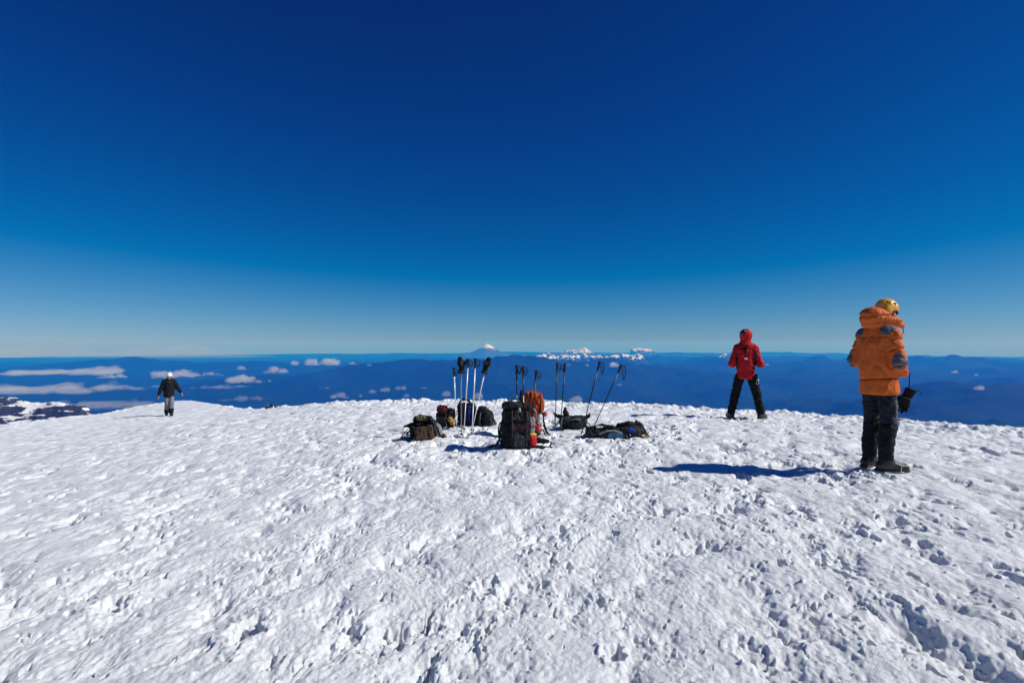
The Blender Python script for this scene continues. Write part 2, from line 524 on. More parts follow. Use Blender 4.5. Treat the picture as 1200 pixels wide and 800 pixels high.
m_massif = land_mat('snowy massif', (-2200, -1000), (.03, .035, .045), (.06, .06, .06), 1 / 1500., 1 / 900., (1, 1, 1), (.46, .54))
hill_mesh('mountain_range', 640, 705, 96000, _top3, BASEZ - 100, 6000, (120, 50), 300, 2500, m_massif, 4.0)
hill_mesh('mountain_range', 738, 766, 104000, lambda t: zpx(407.5, 104000) + 0 * t, BASEZ - 100, 6000, (60, 40), 500, 3000, m_massif, 8.0)
hill_mesh('mountain_range', 838, 858, 56000, lambda t: zpx(415, 56000) + 0 * t, BASEZ - 100, 3500, (60, 40), 400, 1500, m_range, 6.0)

# ------------------------------------------------------------------ the air
m_haze, nt, out = new_mat('haze')
pv = N(nt, 'ShaderNodeVolumePrincipled')
pv.inputs['Color'].default_value = (.006, .19, .90, 1)
pv.inputs['Density'].default_value = 3.4e-5
pv.inputs['Anisotropy'].default_value = 0.0
pv.inputs['Absorption Color'].default_value = (1, 1, 1, 1)
nt.links.new(pv.outputs[0], out.inputs['Volume'])
hx, hz0, hz1 = 140000, -3300, 14
bv = [(x, y, z) for x in (-hx, hx) for y in (-hx, hx) for z in (hz0, hz1)]
bf = [(0, 1, 3, 2), (4, 6, 7, 5), (0, 4, 5, 1), (2, 3, 7, 6), (0, 2, 6, 4), (1, 5, 7, 3)]
tag(mesh_np('haze', bv, bf, m_haze, smooth=False), kind='stuff')

# ------------------------------------------------------------------ soft shapes: distance fields meshed with surface nets
class Field:
    """A distance field on a regular grid; shapes are blended in, then meshed as one continuous surface."""
    def __init__(s, lo, hi, h):
        s.lo = np.array(lo, np.float32); s.h = h
        n = np.ceil((np.array(hi) - s.lo) / h).astype(int) + 1
        s.ax = [(s.lo[i] + h * np.arange(n[i])).astype(np.float32) for i in range(3)]
        s.d = np.full(n, .3, np.float32)
    def copy(s):
        f = Field.__new__(Field); f.lo, f.h, f.ax, f.d = s.lo, s.h, s.ax, s.d.copy()
        return f
    def _sub(s, lo, hi, m):
        sl = []
        for i in range(3):
            a = int(np.clip(np.floor((lo[i] - m - s.lo[i]) / s.h), 0, len(s.ax[i])))
            b = int(np.clip(np.ceil((hi[i] + m - s.lo[i]) / s.h) + 1, 0, len(s.ax[i])))
            sl.append(slice(a, b))
        g = np.meshgrid(s.ax[0][sl[0]], s.ax[1][sl[1]], s.ax[2][sl[2]], indexing='ij')
        return tuple(sl), g
    def _blend(s, sl, d, k, op):
        o = s.d[sl]
        if op == 'u':
            if k > 0:
                hh = np.clip(.5 + .5 * (o - d) / k, 0, 1)
                s.d[sl] = o + (d - o) * hh - k * hh * (1 - hh)
            else:
                s.d[sl] = np.minimum(o, d)
        elif op == 's':
            k = max(k, 1e-4)
            hh = np.clip(.5 - .5 * (o + d) / k, 0, 1)
            s.d[sl] = o + (-d - o) * hh + k * hh * (1 - hh)
    def cap(s, a, b, ra, rb=None, k=.02, op='u', flat=None):
        """Tapered capsule; flat=(axis, factor) squashes it along an axis."""
        rb = ra if rb is None else rb
        a = np.array(a, np.float32); b = np.array(b, np.float32)
        rm = max(ra, rb)
        sl, g = s._sub(np.minimum(a, b) - rm * 1.6, np.maximum(a, b) + rm * 1.6, k + .03)
        if g[0].size == 0: return s
        p = [g[i] - a[i] for i in range(3)]
        e = (b - a).astype(np.float64)
        if flat:
            p[flat[0]] = p[flat[0]] * np.float32(flat[1]); e = e.copy(); e[flat[0]] *= flat[1]
        L = max(float(e @ e), 1e-9)
        t = np.clip((p[0] * e[0] + p[1] * e[1] + p[2] * e[2]) / L, 0, 1).astype(np.float32)
        d = np.sqrt((p[0] - t * e[0]) ** 2 + (p[1] - t * e[1]) ** 2 + (p[2] - t * e[2]) ** 2) - (ra + (rb - ra) * t)
        s._blend(sl, d.astype(np.float32), k, op)
        return s
    def chain(s, pts, k=.02, op='u', flat=None):
        for (a, ra), (b, rb) in zip(pts[:-1], pts[1:]):
            s.cap(a, b, ra, rb, k, op, flat)
        return s
    def ell(s, c, rad, k=.02, op='u', rot=None, reach=.03):
        c = np.array(c, np.float32); rad = np.array(rad, np.float32)
        rm = float(rad.max())
        sl, g = s._sub(c - rm, c + rm, k + reach)
        if g[0].size == 0: return s
        p = [g[i] - c[i] for i in range(3)]
        if rot is not None:
            M = np.array(rot, np.float32)
            p = [M[0, i] * p[0] + M[1, i] * p[1] + M[2, i] * p[2] for i in range(3)]
        k0 = np.sqrt(sum((p[i] / rad[i]) ** 2 for i in range(3)))
        k1 = np.sqrt(sum((p[i] / rad[i] ** 2) ** 2 for i in range(3))) + 1e-6
        s._blend(sl, (k0 * (k0 - 1) / k1).astype(np.float32), k, op)
        return s
    def box(s, c, half, r=.03, k=.02, op='u', rot=None):
        c = np.array(c, np.float32); half = np.array(half, np.float32)
        rm = float(np.linalg.norm(half)) if rot is not None else half
        sl, g = s._sub(c - rm, c + rm, k + .03)
        if g[0].size == 0: return s
        p = [g[i] - c[i] for i in range(3)]
        if rot is not None:
            M = np.array(rot, np.float32)
            p = [M[0, i] * p[0] + M[1, i] * p[1] + M[2, i] * p[2] for i in range(3)]
        q = [np.abs(p[i]) - (half[i] - r) for i in range(3)]
        d = np.sqrt(sum(np.maximum(v, 0) ** 2 for v in q)) + np.minimum(np.maximum(np.maximum(q[0], q[1]), q[2]), 0) - r
        s._blend(sl, d.astype(np.float32), k, op)
        return s
    def plane(s, n, c, k=.0):
        """Keep the side the normal points away from: n.p < c."""
        G = np.meshgrid(*s.ax, indexing='ij')
        d = n[0] * G[0] + n[1] * G[1] + n[2] * G[2] - c
        if k > 0:
            hh = np.clip(.5 - .5 * (s.d - d) / k, 0, 1)
            s.d = (s.d + (d - s.d) * hh + k * hh * (1 - hh)).astype(np.float32)
        else:
            s.d = np.maximum(s.d, d).astype(np.float32)
        return s
    def disp(s, fn, band=.06):
        """Add fn(x, y, z) near the surface."""
        m = np.abs(s.d) < band
        I = np.nonzero(m)
        s.d[m] += fn(s.ax[0][I[0]], s.ax[1][I[1]], s.ax[2][I[2]]).astype(np.float32)
        return s
    def wrinkle(s, amp, wl, seed=0., st=(1, 1, 1), crease=1.0):
        """Soft folds with sharp creases between them."""
        def fn(x, y, z):
            u, v, w = x / wl / st[0] + seed, y / wl / st[1] - seed * .7, z / wl / st[2] + seed * .3
            q = .35 * n3(u * .9 + 3, v * .9 + 8, w * .9)
            f = n3(u + q, v - q, w + q)
            soft_ = 1.5 * (.22 - np.abs(f)) + .7 * n3(u * 2.3, v * 2.3, w * 2.3 + 5)
            g = n3(u * .8 + 7 + q, v * .8 + 2, w * .8 - q)
            cr = np.clip(1 - np.abs(g) * 7, 0, 1) ** 1.5
            return amp * (soft_ + 1.3 * crease * cr)
        return s.disp(fn)
    def patch(s, mask, off=.004, deep=.012):
        """A thin piece lying on this surface where the mask field is inside."""
        f = s.copy()
        f.d = np.maximum(np.maximum(s.d - off, -(s.d + deep)), mask.d)
        return f
    def minus(s, other, gap=0.0):
        s.d = np.maximum(s.d, -(other.d - gap))
        return s
    def verts(s):
        d = s.d.copy()
        for ax in range(3):            # close the surface at the grid border
            for i in (0, -1):
                ix = [slice(None)] * 3; ix[ax] = i
                d[tuple(ix)] = np.maximum(d[tuple(ix)], 1e-4)
        ins = d < 0
        nx, ny, nz = d.shape
        cnt = np.zeros((nx - 1, ny - 1, nz - 1), np.float32)
        acc = np.zeros((3, nx - 1, ny - 1, nz - 1), np.float32)
        def ss(o):
            return tuple(slice(o[i], d.shape[i] - 1 + o[i]) for i in range(3))
        for ax in range(3):
            others = [i for i in range(3) if i != ax]
            for u in (0, 1):
                for v in (0, 1):
                    o0 = [0, 0, 0]; o0[others[0]] = u; o0[others[1]] = v
                    o1 = list(o0); o1[ax] = 1
                    A, B = d[ss(o0)], d[ss(o1)]
                    cr = (A < 0) != (B < 0)
                    t = np.where(cr, A / np.where(cr, A - B, 1), 0)
                    cnt += cr
                    for i in range(3):
                        acc[i] += np.where(cr, (t if i == ax else o0[i]), 0)
        act = cnt > 0
        idx = np.full(act.shape, -1, np.int64)
        idx[act] = np.arange(act.sum())
        I = np.nonzero(act)
        V = np.stack([s.lo[i] + s.h * (I[i] + acc[i][act] / cnt[act]) for i in range(3)], 1)
        Qs = []
        for ax in range(3):
            b, c = (ax + 1) % 3, (ax + 2) % 3
            sa = [slice(None)] * 3; sa[ax] = slice(0, -1)
            sb = [slice(None)] * 3; sb[ax] = slice(1, None)
            A, B = ins[tuple(sa)], ins[tuple(sb)]
            cr = A != B
            J = np.nonzero(cr)
            J = np.stack(J, 1)
            ok = (J[:, b] > 0) & (J[:, c] > 0) & (J[:, b] < d.shape[b] - 1) & (J[:, c] < d.shape[c] - 1)
            J = J[ok]
            fl = A[tuple(J.T)]
            def cell(db, dc):
                K = J.copy(); K[:, b] += db; K[:, c] += dc
                return idx[tuple(K.T)]
            q = np.stack([cell(-1, -1), cell(0, -1), cell(0, 0), cell(-1, 0)], 1)
            q[~fl] = q[~fl][:, ::-1]
            Qs.append(q)
        return V, np.concatenate(Qs)
    def build(s, name, mat, parent=None):
        V, Q = s.verts()
        return mesh_np(name, V, Q, mat, parent)

# ------------------------------------------------------------------ straps, cords, lathed pieces
def smooth_path(P, n=10, closed=False):
    P = [np.array(p, float) for p in P]
    m = len(P); out = []
    rngi = range(m) if closed else range(m - 1)
    for i in rngi:
        if closed:
            p0, p1, p2, p3 = P[(i - 1) % m], P[i], P[(i + 1) % m], P[(i + 2) % m]
        else:
            p0, p1, p2, p3 = P[max(i - 1, 0)], P[i], P[i + 1], P[min(i + 2, m - 1)]
        for t in np.linspace(0, 1, n, endpoint=False):
            out.append(.5 * (2 * p1 + (p2 - p0) * t + (2 * p0 - 5 * p1 + 4 * p2 - p3) * t * t + (3 * p1 - p0 - 3 * p2 + p3) * t ** 3))
    if not closed: out.append(P[-1])
    return np.array(out)

def sweep(paths, prof, up=(0, 0, 1), closed=False, n=10):
    """Sweep a closed 2D profile along paths; returns arrays for one mesh."""
    VV, QQ, off = [], [], 0
    prof = np.array(prof, float)
    for P in paths:
        C_ = smooth_path(P, n, closed)
        T = np.gradient(C_, axis=0) if not closed else np.roll(C_, -1, 0) - np.roll(C_, 1, 0)
        T /= np.linalg.norm(T, axis=1)[:, None] + 1e-9
        U = np.array(up, float) - T * (T @ np.array(up, float))[:, None]
        bad = np.linalg.norm(U, axis=1) < .05
        U[bad] = np.array([.3, 1, .1]) - T[bad] * (T[bad] @ np.array([.3, 1, .1]))[:, None]
        U /= np.linalg.norm(U, axis=1)[:, None]
        S = np.cross(T, U)
        m, kk = len(C_), len(prof)
        V = C_[:, None, :] + S[:, None, :] * prof[None, :, 0, None] + U[:, None, :] * prof[None, :, 1, None]
        VV.append(V.reshape(-1, 3))
        ii, jj = np.meshgrid(np.arange(m if closed else m - 1), np.arange(kk), indexing='ij')
        i2, j2 = (ii + 1) % m, (jj + 1) % kk
        QQ.append(np.stack([ii * kk + jj, ii * kk + j2, i2 * kk + j2, i2 * kk + jj], -1).reshape(-1, 4) + off)
        if not closed:
            for e, flip in ((0, True), (m - 1, False)):
                r_ = [off + e * kk + j for j in range(kk)]
                if flip: r_ = r_[::-1]
                QQ.append(np.array([[r_[0], r_[j], r_[j + 1], r_[min(j + 2, kk - 1)]] for j in range(1, kk - 2, 2)] or [[r_[0], r_[1], r_[2], r_[2]]]))
        off += m * kk
    return np.concatenate(VV), np.concatenate(QQ)

def strap(name, paths, w, t, mat, parent, up=(0, 0, 1), n=10):
    w, t = w / 2, t / 2
    V, Q = sweep(paths, [(-w, -t), (w, -t), (w, t), (-w, t)], up, False, n)
    return mesh_np(name, V, Q, mat, parent, smooth=False)

def cord(name, paths, r, mat, parent, closed=False, n=10, sides=8):
    a = np.linspace(0, 2 * np.pi, sides, endpoint=False)
    V, Q = sweep(paths, np.c_[np.cos(a) * r, np.sin(a) * r], (0.13, .21, 1), closed, n)
    return mesh_np(name, V, Q, mat, parent)

def lathe_arr(prof, sides=16):
    prof = np.array(prof, float)
    a = np.linspace(0, 2 * np.pi, sides, endpoint=False)
    V = np.stack([prof[:, 0, None] * np.cos(a), prof[:, 0, None] * np.sin(a), prof[:, 1, None] + 0 * a], -1).reshape(-1, 3)
    ii, jj = np.meshgrid(np.arange(len(prof) - 1), np.arange(sides), indexing='ij')
    j2 = (jj + 1) % sides
    Q = np.stack([ii * sides + jj, ii * sides + j2, (ii + 1) * sides + j2, (ii + 1) * sides + jj], -1).reshape(-1, 4)
    return V, Q

def lathe(name, prof, mat, parent, sides=16):
    V, Q = lathe_arr(prof, sides)
    return mesh_np(name, V, Q, mat, parent)

# ------------------------------------------------------------------ materials of clothes and gear
def fabric(name, col, rough=.78, var=.25, scale=30., bump=.25, spec=.2, weave=400.):
    m, nt, out = new_mat(name)
    b = N(nt, 'ShaderNodeBsdfPrincipled')
    b.inputs['Roughness'].default_value = rough
    b.inputs['Specular IOR Level'].default_value = spec
    tc = N(nt, 'ShaderNodeTexCoord')
    nz = N(nt, 'ShaderNodeTexNoise', i_Scale=scale, i_Detail=5.0, i_Roughness=.6)
    nt.links.new(tc.outputs['Object'], nz.inputs['Vector'])
    lo = tuple(c * (1 - var) for c in col); hi = tuple(min(1, c * (1 + var)) for c in col)
    rp = ramp(nt, nz.outputs[0], [(.3, lo), (.7, hi)])
    nt.links.new(rp.outputs[0], b.inputs['Base Color'])
    nb = N(nt, 'ShaderNodeTexNoise', i_Scale=weave, i_Detail=2.0)
    nt.links.new(tc.outputs['Object'], nb.inputs['Vector'])
    n2_ = N(nt, 'ShaderNodeTexNoise', i_Scale=22.0, i_Detail=4.0)
    nt.links.new(tc.outputs['Object'], n2_.inputs['Vector'])
    ad = N(nt, 'ShaderNodeMath', operation='MULTIPLY_ADD')
    nt.links.new(n2_.outputs[0], ad.inputs[0]); ad.inputs[1].default_value = 4.0
    nt.links.new(nb.outputs[0], ad.inputs[2])
    bp = N(nt, 'ShaderNodeBump', i_Strength=bump, i_Distance=.004)
    nt.links.new(ad.outputs[0], bp.inputs['Height'])
    nt.links.new(bp.outputs[0], b.inputs['Normal'])
    nt.links.new(b.outputs[0], out.inputs[0])
    return m

def solid(name, col, rough=.4, metal=0., spec=.5, scale=60., var=.12):
    m, nt, out = new_mat(name)
    b = N(nt, 'ShaderNodeBsdfPrincipled')
    tc = N(nt, 'ShaderNodeTexCoord')
    nz = N(nt, 'ShaderNodeTexNoise', i_Scale=scale, i_Detail=4.0)
    nt.links.new(tc.outputs['Object'], nz.inputs['Vector'])
    rp = ramp(nt, nz.outputs[0], [(.3, tuple(c * (1 - var) for c in col)), (.7, tuple(min(1, c * (1 + var)) for c in col))])
    nt.links.new(rp.outputs[0], b.inputs['Base Color'])
    b.inputs['Roughness'].default_value = rough
    b.inputs['Metallic'].default_value = metal
    b.inputs['Specular IOR Level'].default_value = spec
    nt.links.new(b.outputs[0], out.inputs[0])
    return m

M = dict(
    orange=fabric('orange down cloth', (.56, .110, .016), .65, .12, 9., .35, .2),
    greypanel=fabric('grey reinforced cloth', (.085, .09, .11), .75, .25, 40., .3, .2),
    darkpants=fabric('dark slate trouser cloth', (.013, .016, .023), .8, .3, 18., .25, .18),
    greypants=fabric('grey trouser cloth', (.17, .17, .22), .8, .2, 18.),
    blackcloth=fabric('black cloth', (.007, .0075, .0095), .75, .3, 20., .25, .18),
    blackpants=fabric('black trouser cloth', (.006, .0065, .008), .8, .3, 18., .25, .15),
    blackpack=fabric('black pack cloth', (.007, .007, .0078), .7, .35, 25., .25, .2),
    greypack=fabric('charcoal pack cloth', (.022, .024, .029), .7, .35, 25.),
    lightgrey=fabric('light grey cloth', (.22, .23, .25), .75, .25, 25.),
    greenpack=fabric('dark green pack cloth', (.017, .032, .026), .7, .3, 25.),
    brown=fabric('brown pack cloth', (.075, .042, .032), .8, .25, 25.),
    olive=fabric('olive cloth', (.12, .115, .05), .8, .2, 25.),
    red=fabric('red shell cloth', (.40, .005, .010), .6, .15, 12., .3, .18),
    redpack=fabric('red pack cloth', (.50, .015, .02), .65, .2, 25.),
    markred=fabric('dark red print', (.16, .008, .012), .7, .3, 25.),
    deepred=fabric('deep red cloth', (.10, .012, .016), .7, .3, 25.),
    orangepack=fabric('orange pack cloth', (.42, .070, .010), .65, .35, 14., .5, .2),
    yellow=fabric('yellow cloth', (.75, .42, .04), .7, .15, 30.),
    tan=fabric('tan cloth', (.42, .22, .07), .8, .2, 30.),
    bluecloth=fabric('royal blue cloth', (.012, .045, .30), .65, .2, 25.),
    paleblue=fabric('pale blue cloth', (.075, .20, .36), .7, .2, 25.),
    slate=fabric('blue grey hose', (.10, .16, .28), .5, .2, 25.),
    whitecloth=fabric('white cloth', (.7, .7, .68), .8, .1, 25.),
    pink=fabric('salmon cloth', (.55, .10, .09), .7, .2, 25.),
    strap=fabric('black webbing', (.014, .014, .016), .7, .3, 60., .3, .3, 600.),
    greystrap=fabric('grey webbing', (.12, .12, .13), .7, .3, 60., .3, .3, 600.),
    skin=fabric('skin', (.48, .24, .16), .55, .08, 20., .1, .4, 300.),
    hair=fabric('dark hair', (.02, .014, .01), .6, .4, 80.),
    leather=fabric('black boot leather', (.013, .013, .014), .45, .3, 30., .3, .5),
    rubber=solid('black rubber', (.012, .012, .013), .6),
    grip=solid('black grip foam', (.010, .010, .011), .7, 0, .3),
    alu=solid('brushed aluminium', (.74, .75, .77), .32, .7, .5, 40.),
    alupaint=solid('pale silver lacquer', (.66, .67, .70), .35, .2),
    blackalu=solid('black lacquered aluminium', (.015, .015, .018), .35, .3),
    steel=solid('steel', (.45, .46, .48), .35, .9),
    helmetyellow=solid('yellow helmet shell', (.72, .36, .035), .3, 0, .5, 30.),
    helmetwhite=solid('white helmet shell', (.82, .83, .84), .3, 0, .5, 30., .05),
    helmetdark=solid('dark helmet shell', (.02, .022, .03), .3),
    plastic=solid('black buckle plastic', (.02, .02, .022), .35),
    white=solid('white print', (.8, .8, .8), .5, 0, .4, 60., .04),
    lens=solid('dark lens', (.01, .01, .012), .08, 0, .8),
    rock=None,
)

# ------------------------------------------------------------------ where a pixel's line of sight meets the snow
def hit(px, py):
    Y = np.linspace(2.2, 34, 4000)
    X = (px - 600) / FPX * Y
    zr = CAMZ - (py - 400) / FPX * Y
    zg = base_h(X, Y)[0] + .035
    i = int(np.argmax(zr < zg)) if (zr < zg).any() else len(Y) - 1
    return float(X[i]), float(Y[i])

def rotz(a):
    c, s = math.cos(a), math.sin(a)
    return np.array([[c, -s, 0], [s, c, 0], [0, 0, 1.]])
def rotx(a):
    c, s = math.cos(a), math.sin(a)
    return np.array([[1., 0, 0], [0, c, -s], [0, s, c]])
def roty(a):
    c, s = math.cos(a), math.sin(a)
    return np.array([[c, 0, s], [0, 1., 0], [-s, 0, c]])

# ------------------------------------------------------------------ people (facing +Y, right hand on +X, feet at z = 0)
def hand(F, wr, d, nrm, side, curl=.5, thick=1.0, k=.008, spread=1.0):
    """Palm, four unequal fingers and a thumb. d: along the hand, nrm: out of the palm, side: +1 when the thumb lies on +(d x nrm)."""
    d = np.array(d, float); d /= np.linalg.norm(d)
    nrm = np.array(nrm, float); nrm -= d * (d @ nrm); nrm /= np.linalg.norm(nrm)
    s = np.cross(d, nrm) * side
    wr = np.array(wr, float)
    t = thick
    for i, (off, ln, fl) in enumerate(((.030, .088, .90), (.010, .092, 1.0), (-.011, .088, .93), (-.030, .080, .72))):
        kn = wr + d * ln + s * off * spread
        F.cap(wr + s * off * .5, kn, .0125 * t, .0105 * t, .012)
        a = curl * (.5 + .1 * i); p = kn; dirv = d + s * off * 2.2 * (spread - .4)
        dirv /= np.linalg.norm(dirv)
        for L, r1, r2 in ((.044, .0102, .0092), (.027, .0092, .0086), (.021, .0086, .0072)):
            q = dirv * math.cos(a) + nrm * math.sin(a)
            e = p + q * L * fl
            F.cap(p, e, r1 * t, r2 * t, .004)
            p = e; a += curl * .75
    b = wr + d * .02 + s * .022
    m1 = b + (d * .55 + s * .75 + nrm * .25) * .048
    m2 = m1 + (d * .85 + s * .3 + nrm * .3) * .036
    m3 = m2 + (d * .9 + s * .1 + nrm * .35) * .026
    F.cap(b, m1, .0145 * t, .0125 * t, .012).cap(m1, m2, .0112 * t, .010 * t, .005).cap(m2, m3, .010 * t, .008 * t, .005)

def head(F, c, H, s=1.0):
    c = np.array(c, float)
    P = lambda x, y, z: c + H @ np.array([x, y, z]) * s
    F.ell(P(0, -.008, .02), (.076 * s, .096 * s, .102 * s), .03, rot=H)
    F.ell(P(0, .022, -.055), (.058 * s, .070 * s, .068 * s), .03, rot=H)
    F.ell(P(0, .072, -.095), (.024 * s, .02 * s, .02 * s), .02, rot=H)
    for q in (-1, 1):
        F.ell(P(.078 * q, -.008, -.01), (.011 * s, .026 * s, .034 * s), .008, rot=H)
        F.ell(P(.031 * q, .094, .008), (.019 * s, .014 * s, .012 * s), .010, 's', rot=H)
        F.ell(P(.031 * q, .078, .008), (.0125 * s, .0125 * s, .0125 * s), .003, rot=H)
        F.cap(P(.014 * q, .092, .03), P(.045 * q, .083, .032), .008 * s, .006 * s, .01)
        F.ell(P(.045 * q, .06, -.03), (.022 * s, .02 * s, .02 * s), .02, rot=H)
    F.cap(P(0, .090, .012), P(0, .108, -.028), .008 * s, .0125 * s, .012)
    F.ell(P(0, .086, -.058), (.024 * s, .012 * s, .006 * s), .006, rot=H)
    F.ell(P(0, .084, -.070), (.021 * s, .012 * s, .007 * s), .006, rot=H)
    F.ell(P(0, .102, -.064), (.022 * s, .006 * s, .0018 * s), .003, 's', rot=H)

def body(p, name_parent, h=.0075):
    """The bare figure: one continuous surface from head to feet."""
    F = Field((-.62, -.36, -.02), (.62, .46, 1.92), h)
    pe, ch, ne = p['pelvis'], p['chest'], p['neck']
    F.cap(pe, ch, .125, .14, .05, flat=(1, 1.3))
    F.cap(p['shL'], p['shR'], .065, .065, .06)
    F.cap(ch, ne, .10, .06, .05)
    F.cap(ne, p['head'] + p['H'] @ np.array([0, -.015, -.07]), .055, .052, .03)
    for s in 'LR':
        F.cap(p['hip' + s], p['knee' + s], .078, .052, .04).cap(p['knee' + s], p['ank' + s], .052, .036, .03)
        a = p['foot' + s]; f = np.array([math.sin(a), math.cos(a), 0])
        an = p['ank' + s]
        F.cap(an + np.array([0, 0, -.03]) - f * .03, an + f * .14 + np.array([0, 0, -.055]), .035, .024, .03)
        F.cap(p['sh' + s], p['el' + s], .052, .040, .03).cap(p['el' + s], p['wr' + s], .040, .027, .02)
        hd, hn, hs, cu = p['hand' + s]
        hand(F, p['wr' + s], hd, hn, hs, cu)
    head(F, p['head'], p['H'])
    return F.build('body', M['skin'], name_parent)

A3 = lambda *v: np.array(v, float)

def boots(p, root, mat, crampons=False, sole=.0, lift=.0, shaft=.22):
    for s in 'LR':
        a = p['foot' + s]; f = A3(math.sin(a), math.cos(a), 0); r = A3(f[1], -f[0], 0)
        an = p['ank' + s]
        g = an * A3(1, 1, 0) + A3(0, 0, an[2] - .085)   # point on the sole under the ankle
        up = A3(0, 0, 1)
        F = Field(g - .3, g + .36, .0085)
        F.cap(g - f * .055 + up * .058, g + f * .10 + up * .055, .050, .052, .02)
        F.cap(g + f * .10 + up * .052, g + f * .185 + up * .045, .050, .042, .02, flat=(2, 1.1))
        F.cap(g + f * .035 + up * .085, an + up * .02, .055, .058, .03)
        sh = p['knee' + s] - an; sh /= np.linalg.norm(sh)
        F.cap(an, an + sh * (shaft - .09), .060, .064, .03)
        for i in range(4):
            F.cap(g + f * (.045 + .026 * i) + up * (.118 - .010 * i) - r * .03, g + f * (.045 + .026 * i) + up * (.118 - .010 * i) + r * .03, .006, .006, .004)
        F.plane((0, 0, -1), -(g[2] + .012), .004)
        b = F.build('boot', mat, root)
        S = Field(g - .3, g + .3, .0085)
        S.cap(g - f * .06 + up * .02, g + f * .19 + up * .022, .052, .046, .0)
        S.plane((0, 0, 1), g[2] + .026).plane((0, 0, -1), -g[2])
        S.build('sole', M['rubber'], b)
        if crampons:
            K = Field(g - A3(.30, .30, .06), g + A3(.30, .30, .16), .005)
            for q in (-1, 1):
                K.chain([(g - f * .09 + r * .03 * q + up * .002, .0055), (g + r * .046 * q + up * .002, .0055), (g + f * .14 + r * .046 * q + up * .002, .0055), (g + f * .215 + r * .02 * q + up * .002, .0055)], .002)
                for t in (-.08, -.03, .08, .13, .19):
                    c_ = g + f * t + r * (.044 if t < .18 else .026) * q
                    K.cap(c_, c_ - up * .032, .006, .003, .002)
                K.cap(g + f * .21 + r * .02 * q, g + f * .245 + r * .02 * q - up * .012, .006, .003, .002)
            for t in (-.08, .0, .14):
                K.cap(g + f * t - r * .04 + up * .002, g + f * t + r * .04 + up * .002, .0055, .0055, .002)
            K.chain([(g + f * .12 - r * .050 + up * .002, .0055), (g + f * .12 - r * .060 + up * .055, .0055), (g + f * .12 + up * .103, .0055), (g + f * .12 + r * .060 + up * .055, .0055), (g + f * .12 + r * .050 + up * .002, .0055)], .002)
            K.build('crampon', M['steel'], b)

def helmet(c, H, root, mat, s=1.0, vents=True):
    c = np.array(c, float)
    P = lambda x, y, z: c + H @ A3(x, y, z) * s
    F = Field(c - .2, c + .22, .0075)
    F.ell(P(0, -.005, .045), (.108 * s, .128 * s, .108 * s), .0, rot=H)
    I = Field(c - .2, c + .22, .0075)
    I.ell(P(0, -.005, .04), (.098 * s, .118 * s, .098 * s), .0, rot=H)
    n = H @ A3(0, .16, -1); n /= np.linalg.norm(n)
    F.plane(n, float(n @ P(0, 0, .012)), .006)
    for q in (-1, 1):      # sides come down behind the ears
        F.ell(P(.09 * q, -.05, .0), (.022 * s, .05 * s, .045 * s), .02, rot=H)
    F.minus(I)
    if vents:
        for q in (-1, 1):
            F.ell(P(.085 * q, .0, .085), (.03, .028 * s, .010 * s), .003, 's', rot=H)
            F.ell(P(.072 * q, -.075, .085), (.03, .02 * s, .009 * s), .003, 's', rot=H)
        F.ell(P(0, -.118, .085), (.014, .03, .011), .003, 's', rot=H)
    F.cap(P(-.11, 0, .058), P(.11, 0, .058), .0, .0, .0)
    o = F.build('helmet', mat, root)
    cord('chin_strap', [[P(.098, .01, .01), P(.082, .02, -.06), P(.03, .062, -.118), P(0, .072, -.124), P(-.03, .062, -.118), P(-.082, .02, -.06), P(-.098, .01, .01)]], .006, M['strap'], o)
    return o

def person(label, loc, yaw, s=1.0):
    e = empty('person', loc, (0, 0, -yaw))
    e.scale = (s, s, s)
    return tag(e, label, 'person')

